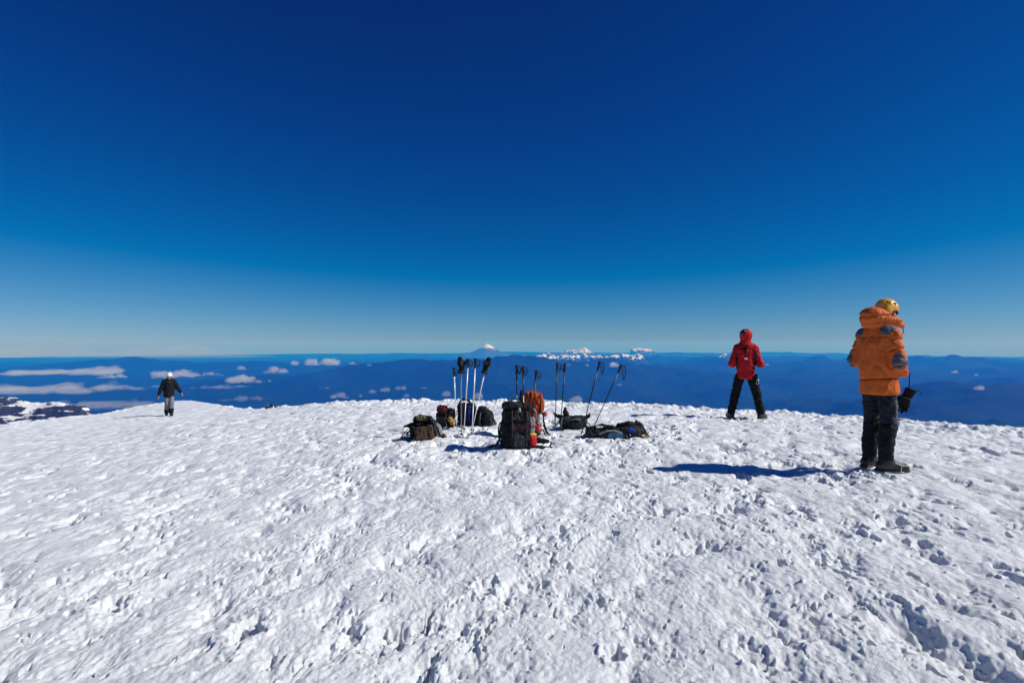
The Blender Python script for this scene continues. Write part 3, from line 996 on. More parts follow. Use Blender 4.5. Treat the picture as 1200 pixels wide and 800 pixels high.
# --- the climber in the orange down jacket
def orange_climber():
    x, y = 3.93, 6.1
    root = person('person in an orange down jacket and yellow helmet, back turned, looking out to the right', (x, y, gz(x, y) - .012), R(67))
    H = rotz(R(-14)) @ rotx(R(-16))
    p = dict(pelvis=A3(0, 0, .95), chest=A3(0, -.01, 1.30), neck=A3(0, .0, 1.50), head=A3(.025, .085, 1.70), H=H,
             shL=A3(-.155, -.01, 1.44), shR=A3(.155, -.01, 1.44), elL=A3(-.225, -.055, 1.17), elR=A3(.245, -.045, 1.15),
             wrL=A3(-.11, .19, 1.06), wrR=A3(.13, .21, 1.04),
             hipL=A3(-.078, 0, .90), hipR=A3(.078, 0, .90), kneeL=A3(-.098, .045, .50), kneeR=A3(.098, .015, .50),
             ankL=A3(-.105, .0, .10), ankR=A3(.105, -.04, .10), footL=R(6), footR=R(30),
             handL=(A3(.8, .5, -.2), A3(.3, -1, 0), -1, .5), handR=(A3(-.8, .5, -.2), A3(-.3, -1, 0), 1, .5))
    body(p, root)
    # jacket
    F = Field((-.55, -.42, .76), (.55, .46, 1.66), .0085)
    F.cap((0, 0, .86), (0, -.005, 1.10), .196, .184, .0, flat=(1, 1.10))
    F.cap((0, -.005, 1.10), (0, -.02, 1.33), .178, .168, .04, flat=(1, 1.06))
    F.cap(p['shL'] + A3(.02, 0, -.03), p['shR'] + A3(-.02, 0, -.03), .092, .092, .07)
    for s in 'LR': F.cap((0, -.01, 1.50), p['sh' + s], .09, .085, .05)
    for s in 'LR':
        F.cap(p['sh' + s] - A3(0, 0, .03), p['el' + s], .088, .080, .018)
        F.cap(p['el' + s], p['wr' + s], .080, .056, .014)
    F.cap((0, -.01, 1.48), (0, .01, 1.56), .12, .10, .05)
    def quilt(X, Y, Z):
        d = .022 * np.exp(-((Z - .985 - .012 * np.sin(X * 9)) / .011) ** 2)
        d += .006 * np.exp(-((Z - 1.43) / .012) ** 2) * (np.abs(X) < .2)
        arm = sstep(.165, .20, np.abs(X))
        for zk in (1.395, 1.285, 1.10):
            d += arm * .017 * np.exp(-((Z - zk - .25 * (np.abs(X) - .21) + .15 * Y) / .013) ** 2)
        d += arm * .014 * np.exp(-((Y - .07) / .012) ** 2) * (Z < 1.3)
        d += .010 * np.exp(-((X + .015 * np.sin(Z * 8)) / .012) ** 2) * (Y < 0) * (Z < 1.36) * (Z > 1.0) * .5
        return d
    F.disp(quilt)
    F.wrinkle(.009, .12, 3.1, (.6, 1, 2.2), 1.0).wrinkle(.0045, .05, 8.2, (1, 1, 1.4), .9)
    F.plane((0, 0, -1), -.815, .02)
    jk = F.build('jacket', M['orange'], root)
    def pb(name, c, half, rot):
        m = Field((-.55, -.42, .76), (.55, .46, 1.66), .0085)
        m.box(c, half, .045, .0, rot=rot)
        F.patch(m, .0025).build(name, M['greypanel'], jk)
    pb('shoulder_patch', (.135, -.05, 1.50), (.058, .10, .055), roty(R(25)))
    pb('shoulder_patch', (-.145, -.05, 1.49), (.058, .10, .055), roty(R(-25)))
    pb('elbow_patch', (.28, -.085, 1.18), (.070, .062, .082), rotx(R(28)) @ roty(R(12)))
    pb('elbow_patch', (-.265, -.10, 1.185), (.070, .062, .080), rotx(R(28)) @ roty(R(-12)))
    # the hood lying behind the head
    F2 = Field((-.32, -.36, 1.42), (.32, .32, 1.86), .0095)
    F2.ell((-.005, -.075, 1.645), (.130, .145, .108), .0)
    F2.ell((-.005, -.05, 1.57), (.128, .145, .065), .05)
    F2.chain([(A3(-.10, 0, 1.60), .05), (A3(-.115, .12, 1.56), .042), (A3(-.04, .19, 1.54), .035)], .05)
    F2.chain([(A3(.10, 0, 1.62), .052), (A3(.11, .13, 1.585), .043), (A3(.10, .22, 1.55), .034)], .05)
    I = Field((-.32, -.36, 1.42), (.32, .32, 1.86), .0095)
    I.ell((.01, .075, 1.70), (.100, .145, .17), .0)
    F2.minus(I)
    F2.disp(lambda X, Y, Z: .013 * np.exp(-((Z - 1.655 - .05 * Y) / .010) ** 2) + .010 * np.exp(-((Z - 1.575 - .03 * X) / .010) ** 2))
    F2.wrinkle(.006, .06, 1.4)
    hd = F2.build('hood', M['orange'], root)
    cord('drawcord', [[A3(.10, .225, 1.55), A3(.11, .235, 1.50), A3(.105, .225, 1.45)]], .004, M['strap'], hd)
    helmet(p['head'], H, root, M['helmetyellow'], .92)
    # dark glasses
    c = p['head']; P = lambda a, b, d: c + H @ A3(a, b, d)
    G = Field(c - .16, c + .16, .005)
    for q in (-1, 1):
        G.ell(P(.034 * q, .092, .008), (.028, .016, .020), .008, rot=H)
        G.cap(P(.06 * q, .088, .014), P(.084 * q, .0, .010), .004, .004, .003)
    G.cap(P(-.02, .104, .013), P(.02, .104, .013), .004, .004, .003)
    G.build('glasses', M['lens'], root)
    # trousers
    T = Field((-.36, -.3, .3), (.36, .3, 1.06), .0095)
    T.cap((0, 0, .95), (0, 0, .99), .135, .13, .0, flat=(1, 1.15))
    for s in 'LR':
        T.cap(p['hip' + s], p['knee' + s] + A3(0, 0, .02), .100, .084, .025)
        T.cap(p['knee' + s] + A3(0, 0, .02), p['knee' + s] + A3(0, -.01, -.12), .085, .076, .02)
    T.wrinkle(.012, .08, 5.5, (1.3, 1.3, .7)).wrinkle(.005, .035, 1.5)
    T.plane((0, 0, 1), .93).plane((0, 0, -1), -.40)
    tr = T.build('trousers', M['darkpants'], root)
    for s, q in (('L', -1), ('R', 1)):
        m = Field((-.36, -.3, .3), (.36, .3, 1.06), .0095)
        m.ell(p['knee' + s] + A3(.03 * q, .05, .06), (.09, .10, .10), .0)
        T.patch(m, .005).build('knee_patch', M['greypanel'], tr)
    m = Field((-.36, -.3, .3), (.36, .3, 1.06), .0095)
    m.box((.19, .03, .68), (.06, .03, .115), .02)
    T.patch(m, .004).build('side_panel', M['greypanel'], tr)
    # gaiters
    for s in 'LR':
        k, a = p['knee' + s], p['ank' + s]
        g = Field(np.minimum(k, a) - A3(.16, .18, .08), np.maximum(k, a) + A3(.16, .18, .12), .0095)
        top = k + A3(0, -.008, -.005)
        g.cap(top, (k + a) / 2 + A3(0, -.02, 0), .088, .078, .0).cap((k + a) / 2 + A3(0, -.02, 0), a + A3(0, .0, .03), .078, .072, .02)
        g.wrinkle(.008, .08, 2.2 + p['foot' + s], (1., 1., .9))
        g.disp(lambda X, Y, Z: -.006 * np.exp(-((Z - .475) / .014) ** 2))
        g.plane((0, 0, 1), .515, .01).plane((0, 0, -1), -.13, .01)
        go = g.build('gaiter', M['blackcloth'], root)
        f = A3(math.sin(p['foot' + s]), math.cos(p['foot' + s]), 0)
    boots(p, root, M['leather'], True)
    # the glove on its leash
    wr = p['wrR']
    Rz = rotz(-R(67))
    loc = Rz @ (wr + A3(.04, .03, -.02)) + A3(*root.location)
    return root, loc

oc, cuffpt = orange_climber()

def hanging_glove():
    # top of the cuff hangs about 15 cm under the sleeve
    e = empty('glove', tuple(cuffpt + A3(-.03, -.02, -.14)), (0, 0, R(-20)))
    tag(e, 'black insulated glove dangling on a cord from the sleeve of the orange jacket', 'glove')
    F = Field((-.16, -.12, -.36), (.16, .12, .06), .006)
    d = A3(-.42, 0, -1)
    wr = A3(-.015, 0, -.085)
    hand(F, wr, d, A3(0, -1, 0), 1, .22, 2.0, .012, 1.55)
    F.cap((.03, 0, -.005), (-.02, 0, -.10), .058, .044, .02, flat=(1, 1.5))
    F.wrinkle(.004, .03, 2.)
    I = Field((-.16, -.12, -.36), (.16, .12, .06), .006)
    I.cap((.05, 0, .05), (.008, 0, -.045), .052, .04, .0, flat=(1, 1.6))
    F.plane((.42, 0, 1), .012).minus(I)
    F.build('shell', M['blackcloth'], e)
    strap('wrist_strap', [[A3(-.072, -.036, -.085), A3(-.02, -.048, -.095), A3(.035, -.034, -.118)], [A3(.035, .034, -.118), A3(-.02, .046, -.095), A3(-.072, .036, -.085)]], .016, .004, M['greystrap'], e, (0, 0, 1))
    cord('pull_tab', [[A3(.075, 0, -.01), A3(.10, -.004, -.02), A3(.115, -.006, -.045)]], .006, M['strap'], e)
    cord('leash', [[A3(.02, .02, .17), A3(.015, .012, .08), A3(.01, .0, .02), A3(.0, 0, -.02)]], .006, M['strap'], e)
hanging_glove()

# --- the climber in the red shell
def red_climber():
    x, y = 4.68, 11.4
    root = person('person in a red hooded shell jacket and black trousers, standing with legs apart', (x, y, gz(x, y) - .012), R(20), 1.0)
    H = rotz(R(-14)) @ rotx(R(-12))
    p = dict(pelvis=A3(0, 0, .93), chest=A3(0, -.01, 1.29), neck=A3(0, .0, 1.49), head=A3(.01, .035, 1.635), H=H,
             shL=A3(-.165, -.01, 1.405), shR=A3(.165, -.01, 1.405), elL=A3(-.262, -.02, 1.09), elR=A3(.27, -.02, 1.09),
             wrL=A3(-.10, .20, 1.15), wrR=A3(.10, .20, 1.15),
             hipL=A3(-.10, 0, .88), hipR=A3(.10, 0, .88), kneeL=A3(-.19, .03, .49), kneeR=A3(.21, .03, .49),
             ankL=A3(-.275, -.02, .095), ankR=A3(.28, -.02, .095), footL=R(-18), footR=R(28),
             handL=(A3(.8, .5, .1), A3(.3, -1, 0), -1, .8), handR=(A3(-.8, .5, .1), A3(-.3, -1, 0), 1, .8))
    body(p, root)
    lo, hi = (-.56, -.36, .72), (.56, .42, 1.90)
    F = Field(lo, hi, .010)
    F.cap((0, 0, .86), (0, -.005, 1.08), .182, .162, .0, flat=(1, 1.22))
    F.cap((0, -.005, 1.08), (0, -.015, 1.32), .162, .165, .05, flat=(1, 1.15))
    F.cap(p['shL'] + A3(.02, 0, -.02), p['shR'] + A3(-.02, 0, -.02), .078, .078, .07)
    for s in 'LR': F.cap((0, -.01, 1.49), p['sh' + s], .085, .072, .06)
    for s in 'LR':
        F.cap(p['sh' + s], p['el' + s], .076, .072, .035).cap(p['el' + s], p['wr' + s], .072, .054, .03)
    F.cap((0, -.01, 1.45), (0, .01, 1.56), .095, .10, .05)
    F.wrinkle(.013, .11, 4.4, (1.2, 1, .8)).wrinkle(.006, .045, 1.3)
    F.plane((0, 0, -1), -.795, .012)
    jk = F.build('jacket', M['red'], root)
    def pt(name, mat, fn, off=.005):
        m = Field(lo, hi, .010); fn(m)
        F.patch(m, off, .015).build(name, mat, jk)
    for q in (-1, 1):
        pt('side_panel', M['greypack'], lambda m: m.box((.172 * q, -.10, 1.17), (.024, .12, .19), .02, rot=roty(R(4 * q))))
    pt('back_stripe', M['blackcloth'], lambda m: m.box((-.015, -.2, 1.40), (.042, .16, .045), .012))
    pt('back_stripe', M['blackcloth'], lambda m: m.box((-.012, -.2, 1.325), (.030, .16, .020), .008))
    pt('back_stripe', M['blackcloth'], lambda m: m.box((-.010, -.2, 1.268), (.026, .16, .016), .008))
    pt('logo', M['white'], lambda m: m.box((.0, -.2, 1.205), (.034, .16, .016), .008))
    # hood up over the helmet
    h = Field((-.25, -.28, 1.36), (.25, .25, 1.86), .011)
    c = p['head']; P = lambda a, b, d: c + H @ A3(a, b, d)
    h.ell(P(0, -.02, .035), (.114, .140, .128), .0, rot=H)
    h.cap(P(0, -.03, .02), A3(0, -.02, 1.47), .104, .09, .05)
    I = Field((-.25, -.28, 1.36), (.25, .25, 1.86), .011)
    I.ell(P(0, .10, .0), (.082, .15, .112), .0, rot=H)
    h.minus(I)
    h.wrinkle(.007, .07, 9.1, (1, 1, 1.4))
    ho = h.build('hood', M['red'], root)
    def hp(name, mat, fn, off=.005):
        m = Field((-.25, -.28, 1.36), (.25, .25, 1.86), .011); fn(m)
        h.patch(m, off, .012).build(name, mat, ho)
    hp('hood_panel', M['helmetdark'], lambda m: m.ell(P(-.055, -.12, .085), (.070, .10, .066), .0))
    hp('logo', M['white'], lambda m: m.box(P(-.035, -.17, .06), (.018, .06, .010), .004))
    helmet(p['head'] + A3(0, 0, -.012), H, root, M['helmetdark'], .84, False)
    # trousers
    T = Field((-.46, -.3, .06), (.46, .3, 1.06), .0115)
    T.cap((0, 0, .92), (0, 0, .98), .135, .13, .0, flat=(1, 1.15))
    for s in 'LR':
        k, a = p['knee' + s], p['ank' + s]
        T.cap(p['hip' + s], k, .108, .090, .03).cap(k, a + A3(0, 0, .03), .090, .086, .02)
    T.wrinkle(.016, .11, 7.7, (1.3, 1.3, .7)).wrinkle(.005, .04, 2.7)
    T.plane((0, 0, 1), .885).plane((0, 0, -1), -.105, .01)
    T.build('trousers', M['blackpants'], root)
    boots(p, root, M['leather'], True)
    # gear hanging at the right hip
    g = Field((.06, -.28, .70), (.32, .1, 1.0), .010)
    g.box((.185, -.05, .845), (.03, .045, .06), .02, rot=rotz(R(25))).wrinkle(.006, .05, 3.)
    po = g.build('hip_pouch', M['blackcloth'], root)
    cord('carabiner', [[A3(.21, -.10, .80), A3(.235, -.11, .76), A3(.225, -.11, .71), A3(.20, -.11, .715), A3(.195, -.105, .77)]], .006, M['steel'], po, True)
red_climber()

# --- the walker coming up the drift
def walker():
    x, y = -13.86, 23.0
    yaw = math.atan2(-x, -y)
    root = person('person in a black jacket, grey trousers and white helmet, walking with arms held out', (x, y, gz(x, y) - .01), yaw - R(4), .985)
    H = rotz(R(6)) @ rotx(R(-26))
    p = dict(pelvis=A3(0, 0, .94), chest=A3(0, .02, 1.29), neck=A3(0, .04, 1.49), head=A3(0, .095, 1.63), H=H,
             shL=A3(-.17, .02, 1.395), shR=A3(.17, .02, 1.395), elL=A3(-.29, -.02, 1.15), elR=A3(.27, -.01, 1.13),
             wrL=A3(-.42, .07, .94), wrR=A3(.36, .06, .87),
             hipL=A3(-.085, 0, .90), hipR=A3(.085, 0, .90), kneeL=A3(-.085, .16, .53), kneeR=A3(.075, .07, .48),
             ankL=A3(-.065, .17, .12), ankR=A3(.07, -.20, .10), footL=R(-6), footR=R(6),
             handL=(A3(-.55, .1, -.8), A3(.7, 0, -.5), -1, .45), handR=(A3(.3, .1, -1), A3(-.9, 0, -.3), 1, .45))
    body(p, root)
    F = Field((-.62, -.34, .66), (.62, .40, 1.66), .012)
    F.cap((0, 0, .84), (0, .015, 1.08), .200, .195, .0, flat=(1, 1.15))
    F.cap((0, .015, 1.08), (0, .02, 1.32), .195, .195, .05, flat=(1, 1.15))
    F.cap(p['shL'] + A3(.02, 0, -.02), p['shR'] + A3(-.02, 0, -.02), .085, .085, .07)
    for s in 'LR': F.cap((0, .02, 1.47), p['sh' + s], .085, .08, .06)
    for s in 'LR':
        F.cap(p['sh' + s], p['el' + s], .098, .088, .035).cap(p['el' + s], p['wr' + s], .088, .060, .03)
    F.cap((0, .03, 1.45), (0, .05, 1.53), .09, .082, .04)
    I = Field((-.62, -.34, .66), (.62, .40, 1.66), .012)
    I.cap((0, .05, 1.50), (0, .09, 1.66), .062, .09, .0)
    F.minus(I)
    F.wrinkle(.012, .09, 6.3, (1, 1, .7))
    F.plane((0, 0, -1), -.755, .02)
    jk = F.build('jacket', M['blackcloth'], root)
    cord('zip', [[A3(0, .175, 1.42), A3(.002, .172, 1.25), A3(0, .168, 1.05), A3(0, .165, .82)]], .006, M['greystrap'], jk)
    T = Field((-.36, -.42, .2), (.36, .36, 1.06), .0115)
    T.cap((0, 0, .92), (0, 0, .98), .150, .145, .0, flat=(1, 1.25))
    for s in 'LR':
        k, a = p['knee' + s], p['ank' + s]
        T.cap(p['hip' + s], k, .100, .088, .03).cap(k, a * .7 + k * .3, .090, .085, .02)
    T.wrinkle(.011, .09, 2.9, (1, 1, .7))
    T.plane((0, 0, 1), .86)
    T.build('trousers', M['greypants'], root)
    for s in 'LR':
        k, a = p['knee' + s], p['ank' + s]
        g = Field(np.minimum(k, a) - .17, np.maximum(k, a) + .17, .0115)
        g.cap(a * .45 + k * .55, a + A3(0, 0, .03), .100, .086, .0)
        g.wrinkle(.008, .07, 2.2)
        n = k - a; n = n / np.linalg.norm(n)
        g.plane(tuple(n), float(n @ (a * .5 + k * .5)), .01)
        g.build('gaiter', M['blackcloth'], root)
    boots(p, root, M['leather'], True)
    helmet(p['head'], H, root, M['helmetwhite'])
    c = p['head']; P = lambda a, b, d: c + H @ A3(a, b, d)
    G = Field(c - .16, c + .16, .006)
    for q in (-1, 1):
        G.ell(P(.034 * q, .092, .008), (.028, .016, .020), .008, rot=H)
        G.cap(P(.06 * q, .088, .014), P(.084 * q, .0, .010), .004, .004, .003)
    G.cap(P(-.02, .104, .013), P(.02, .104, .013), .005, .005, .003)
    G.build('glasses', M['lens'], root)
walker()

# ------------------------------------------------------------------ trekking poles
def pole(label, bot, top, kind, group, strap_side=1, depth=None, topdy=0.0, grip_len=.15, collar=False, drop=0.0, basket=True):
    """bot, top: where the tip enters the snow and where the grip ends; kind: 'silver', 'mixed' or 'black'."""
    if depth is None:
        x, y = hit(*bot)
    else:
        y = depth; x = (bot[0] - 600) / FPX * y
    z = gz(x, y)
    b = Vector((x, y, z - .05))
    t = Vector(at(top[0], top[1], y + topdy))
    d = t - b
    L = d.length
    e = empty('trekking_pole', tuple(b))
    e.rotation_mode = 'QUATERNION'
    zz = d.normalized(); xx = Vector((1, 0, 0)); xx = (xx - zz * xx.dot(zz)).normalized()
    from mathutils import Matrix
    e.rotation_quaternion = Matrix((xx, zz.cross(xx), zz)).transposed().to_quaternion()
    tag(e, label, 'trekking pole', group)
    up_m = {'silver': M['alupaint'], 'mixed': M['blackalu'], 'black': M['blackalu']}[kind]
    lo_m = {'silver': M['alupaint'], 'mixed': M['alupaint'], 'black': M['blackalu']}[kind]
    j = L * (.47 if kind != 'mixed' else .62)
    lathe('lower_shaft', [(0, .045), (.0065, .045), (.0075, .10), (.0078, j), (0, j)], lo_m, e, 12)
    lathe('upper_shaft', [(0, j - .01), (.0095, j - .01), (.0115, j + .01), (.0100, j + .03), (.0100, L - grip_len + .01), (0, L - grip_len + .01)], up_m, e, 12)
    g0 = L - grip_len
    lathe('grip', [(0, g0), (.012, g0), (.0165, g0 + .01), (.0145, g0 + .03), (.0175, g0 + .05), (.0155, g0 + .075), (.0185, g0 + .10), (.017, L - .03), (.024, L - .018), (.0235, L - .006), (.014, L), (0, L)], M['grip'], e, 14)
    if collar:
        lathe('collar', [(.0, g0 - .045), (.0135, g0 - .045), (.0155, g0 - .03), (.0150, g0 - .002), (0, g0 - .002)], M['white'], e, 14)
    s = strap_side
    # the wrist strap hangs from the grip (world down, brought into the pole's own axes)
    q = e.rotation_quaternion.inverted()
    dn = np.array(q @ Vector((0, 0, -1))); sd = np.array(q @ Vector((1, 0, 0))) * s
    A = A3(0, 0, L - .02)
    w_, h_ = .040, .11 + drop
    strap('wrist_strap', [[A + sd * .018, A + sd * (.018 + w_) + dn * .02, A + sd * (.02 + w_ * 1.1) + dn * h_ * .6, A + sd * (.018 + w_ * .55) + dn * h_, A + sd * .03 + dn * h_ * .75, A + sd * .018 + dn * .03]],
          .014, .003, M['strap'], e, (0.2, 1, .1))
    if basket:
        lathe('basket', [(.008, .105), (.030, .098), (.033, .094), (.030, .092), (.008, .094)], M['plastic'], e, 18)
    lathe('tip', [(0, 0), (.0025, .0), (.005, .05), (.005, .07), (0, .07)], M['steel'], e, 10)
    return e, L

GS = 'silver trekking poles planted in the snow by the black packs'
def mitten(label, e, L, side, tall=.25, lean=.0, open_thumb=True):
    r = empty('mitten', tuple(e.location + e.rotation_quaternion @ Vector((0, 0, L - tall * .82))))
    r.rotation_mode = 'QUATERNION'; r.rotation_quaternion = e.rotation_quaternion
    tag(r, label, 'mitten', 'mittens pulled over pole grips')
    F = Field((-.14, -.12, -.06), (.14, .12, .36), .0075)
    F.chain([(A3(0, 0, 0), .050), (A3(0, 0, tall * .36), .036), (A3(-.012 * side, 0, tall * .58), .050), (A3(-.022 * side, 0, tall * .84), .040)], .02, flat=(1, 1.35))
    if open_thumb:
        F.chain([(A3(.02 * side, 0, tall * .50), .024), (A3(.062 * side, 0, tall * .60), .023), (A3(.082 * side, 0, tall * .80), .019)], .014)
    F.wrinkle(.006, .05, 3.3)
    I = Field((-.14, -.12, -.06), (.14, .12, .36), .0075)
    I.cap((0, 0, -.05), (0, 0, .05), .042, .028, .0, flat=(1, 1.3))
    F.plane((0, 0, -1), .012).minus(I)
    F.build('shell', M['blackcloth'], r)
    C = Field((-.14, -.12, -.06), (.14, .12, .36), .0075)
    C.cap((0, 0, .0), (0, 0, .03), .056, .051, .0, flat=(1, 1.3)); C.plane((0, 0, 1), .034).plane((0, 0, -1), .008); C.minus(I)
    C.build('cuff', M['greypack'], r)
    P = Field((-.14, -.12, -.06), (.14, .12, .36), .0075)
    P.ell((.004 * side, -.05, tall * .6), (.026, .03, .05), .0)
    F.patch(P, .003).build('palm_patch', M['brown'], r)

def build_poles():
    e, L = pole('silver trekking pole with white collar below its grip, leftmost of the silver five', (535.0, 501), (531.8, 430.5), 'silver', GS, 1, collar=True)
    e, L = pole('silver trekking pole topped by an upright black mitten with its thumb out', (540.5, 509), (540.8, 421), 'silver', GS, 1)
    mitten('black mitten pulled over the upright silver pole, thumb sticking out', e, L, 1)
    e, L = pole('bare silver trekking pole beside the upright mitten, its black strap looped to the right', (543.4, 503), (548.9, 420.2), 'silver', GS, 1)
    e, L = pole('bare silver trekking pole between the strapped pole and the tilted mitten', (552.6, 509), (557.2, 419.8), 'silver', GS, 1)
    e, L = pole('silver trekking pole leaning right under a long black tilted mitten', (551.5, 505), (571.2, 421), 'silver', GS, -1)
    mitten('long black mitten tilted over the leaning silver pole', e, L, -1, .27, open_thumb=False)
    GP = 'trekking poles standing behind the upright black pack'
    pole('black and silver trekking pole behind the black upright pack, left of its pair', (606.0, 511), (605.3, 427.5), 'mixed', GP, 1)
    pole('black and silver trekking pole behind the black upright pack, strap looped to the right', (614.4, 511), (612.8, 428.5), 'mixed', GP, 1)
    pole('all black trekking pole standing before the orange topped pack', (621.0, 509), (628.5, 433.3), 'black', GP, 1)
    GG = 'black trekking poles beside the dark green pack'
    pole('black trekking pole standing upright just left of the dark green pack', (650.4, 497), (652.9, 425), 'black', GG, 1)
    pole('black trekking pole leaning right, stuck at the left end of the dark green pack', (656.3, 500), (662.2, 425.3), 'black', GG, -1)
    GL = 'black trekking poles leaning over the flat pack'
    pole('black trekking pole leaning between the green pack and the flat pack, strap dangling', (680.2, 506), (703, 423.3), 'black', GL, 1, drop=.07)
    pole('black trekking pole leaning steeply out of the flat pack, rightmost of all poles', (692, 502), (728.7, 427.2), 'black', GL, 1, drop=.12)
build_poles()

# ------------------------------------------------------------------ backpacks
def pack_root(label, bot, rot=0.0, dz=0.0, depth=None):
    if depth is None: x, y = hit(*bot)
    else: y = depth; x = (bot[0] - 600) / FPX * y
    e = empty('backpack', (x, y, gz(x, y) - .012 + dz), (0, 0, rot))
    return tag(e, label, 'backpack', 'backpacks dropped on the snow')

def soft(lo, hi, h=.010):
    return Field(lo, hi, h)

_kr = random.Random(3)
def clutter(e, rx, ry, h, n, mats=('strap', 'strap', 'greystrap')):
    """Loose webbing hanging off a pack and trailing on the snow, with its buckles."""
    for i in range(n):
        a = _kr.uniform(-math.pi, .15) if i % 4 else _kr.uniform(0, math.pi)
        ca, sa = math.cos(a), math.sin(a)
        z0 = h * _kr.uniform(.35, .95); o = _kr.uniform(.04, .16)
        p0 = A3(rx * ca * .92, ry * sa * .92, z0)
        p1 = A3(rx * ca * 1.12, ry * sa * 1.15, z0 * .6)
        p2 = A3((rx + o * .7) * ca, (ry + o * .7) * sa, z0 * .15 + .02)
        p3 = A3((rx + o * 1.5) * ca + _kr.uniform(-.1, .1), (ry + o * 1.4) * sa + _kr.uniform(-.03, .05), .018)
        m = M[_kr.choice(mats)]
        st = strap('loose_strap', [[p0, p1, p2, p3]], _kr.choice((.016, .022, .028)), .005, m, e, (-sa, ca, .3))
        if i % 2 == 0:
            d = (p1 - p0) / np.linalg.norm(p1 - p0)
            strap('buckle', [[p1 - d * .02, p1 + d * .025]], .034, .014, M['plastic'], st, (ca, sa, .2))

def black_pack():
    e = pack_root('tall black backpack standing upright in front, red marks on its face', (603.5, 521.5), R(16))
    e.rotation_euler = (R(-4), R(3), R(16))
    lo, hi = (-.30, -.28, -.03), (.34, .28, .70)
    F = soft(lo, hi)
    F.box((0, 0, .26), (.185, .13, .27), .07, .0)
    F.box((-.005, -.02, .50), (.155, .12, .10), .06, .06)
    F.box((0, -.10, .24), (.13, .07, .20), .05, .04)
    F.wrinkle(.012, .10, 2.2, (1, 1, 1.5)).wrinkle(.006, .045, 7.7)
    b = F.build('main_bag', M['blackpack'], e)
    Ld = soft((-.28, -.30, .42), (.28, .26, .72), .009)
    Ld.box((0, -.01, .575), (.180, .155, .055), .045, .0, rot=roty(R(4)) @ rotx(R(-6)))
    Ld.wrinkle(.009, .07, 5.1)
    lid = Ld.build('lid', M['blackpack'], e)
    for q in (-1, 1):
        m = soft(lo, hi); m.box((.070 * q - .01, -.17, .305 - .006 * q), (.020 + .006 * q, .06, .042 - .006 * q), .015, rot=roty(R(14 * q)))
        F.patch(m, .004).build('red_mark', M['markred'], b)
    strap('compression_strap', [[A3(-.195, -.04, .40), A3(-.10, -.165, .405), A3(.10, -.17, .40), A3(.198, -.05, .40)]], .022, .006, M['strap'], e, (0, 0, 1))
    strap('compression_strap', [[A3(-.195, -.04, .15), A3(-.11, -.165, .15), A3(.10, -.17, .15), A3(.198, -.05, .15)]], .022, .006, M['strap'], e, (0, 0, 1))
    strap('buckle', [[A3(-.01, -.178, .56), A3(-.01, -.186, .535), A3(-.01, -.186, .505)]], .035, .010, M['lightgrey'], lid, (0, -1, 0))
    for q in (-1, 1):
        strap('front_strap', [[A3(.10 * q, -.150, .52), A3(.105 * q, -.178, .42), A3(.10 * q, -.180, .25), A3(.095 * q, -.165, .05)]], .020, .006, M['strap'], e, (0, -1, 0))
        strap('buckle', [[A3(.103 * q, -.188, .44), A3(.103 * q, -.190, .395)]], .032, .012, M['plastic'], e, (0, -1, 0))
    G = soft((-.2, -.3, .02), (.2, .0, .26), .009)
    G.box((-.005, -.16, .12), (.085, .035, .085), .03).wrinkle(.010, .05, 3.9)
    G.build('front_pocket', M['greypack'], e)
    cord('haul_loop', [[A3(-.05, .07, .61), A3(-.045, .06, .66), A3(.0, .06, .675), A3(.035, .06, .66), A3(.04, .07, .61)]], .009, M['strap'], e)
    # straps hanging on the left side
    strap('loose_strap', [[A3(-.19, -.02, .38), A3(-.235, -.03, .33), A3(-.245, -.03, .22), A3(-.22, -.04, .12), A3(-.20, -.04, .04)]], .018, .004, M['strap'], e, (0, 1, 0))
    strap('loose_strap', [[A3(-.19, -.02, .30), A3(-.27, -.04, .285), A3(-.31, -.05, .275)]], .016, .004, M['strap'], e, (0, 0, 1))
    # right hand side: mesh pocket, bottle bag, yellow band
    P = soft((.10, -.22, -.02), (.36, .22, .52), .009)
    P.box((.205, -.02, .28), (.045, .085, .16), .035).wrinkle(.007, .05, 1.2)
    P.build('side_pocket', M['lightgrey'], e)
    P = soft((.10, -.24, -.03), (.36, .20, .26), .009)
    P.box((.215, -.06, .10), (.058, .075, .095), .045).wrinkle(.007, .05, 6.2)
    P.build('bottle_bag', M['redpack'], e)
    P = soft((.10, -.24, .14), (.36, .20, .30), .009)
    P.box((.213, -.055, .205), (.05, .07, .022), .018).wrinkle(.004, .05, 4.2)
    P.build('band', M['yellow'], e)
    P = soft((.10, -.24, .26), (.36, .20, .42), .009)
    P.box((.215, -.07, .33), (.045, .05, .02), .016).wrinkle(.004, .04, 9.2)
    P.build('band', M['pink'], e)
    # hip belt and webbing lying on the snow at the right
    B = soft((.05, -.28, -.03), (.62, .24, .22), .009)
    B.chain([(A3(.17, .0, .10), .045), (A3(.31, -.04, .125), .040), (A3(.43, -.07, .115), .032)], .03, flat=(1, 1.6))
    B.chain([(A3(.17, -.10, .040), .045), (A3(.32, -.16, .04), .036), (A3(.44, -.18, .045), .028)], .03, flat=(2, 1.5))
    B.wrinkle(.006, .05, 2.9)
    B.build('hip_belt', M['blackpack'], e)
    strap('belt_strap', [[A3(.42, -.07, .115), A3(.49, -.10, .10), A3(.54, -.14, .05), A3(.60, -.17, .022)],
                         [A3(.42, -.18, .05), A3(.46, -.14, .09), A3(.47, -.10, .11)], [A3(.30, -.15, .05), A3(.37, -.12, .09), A3(.41, -.08, .11)]], .026, .006, M['strap'], e, (0, .3, 1))
    P = soft((.50, -.28, -.02), (.74, -.06, .08), .007)
    P.box((.62, -.18, .022), (.042, .026, .016), .008)
    P.build('buckle', M['plastic'], e)
    clutter(e, .19, .14, .52, 5)
black_pack()

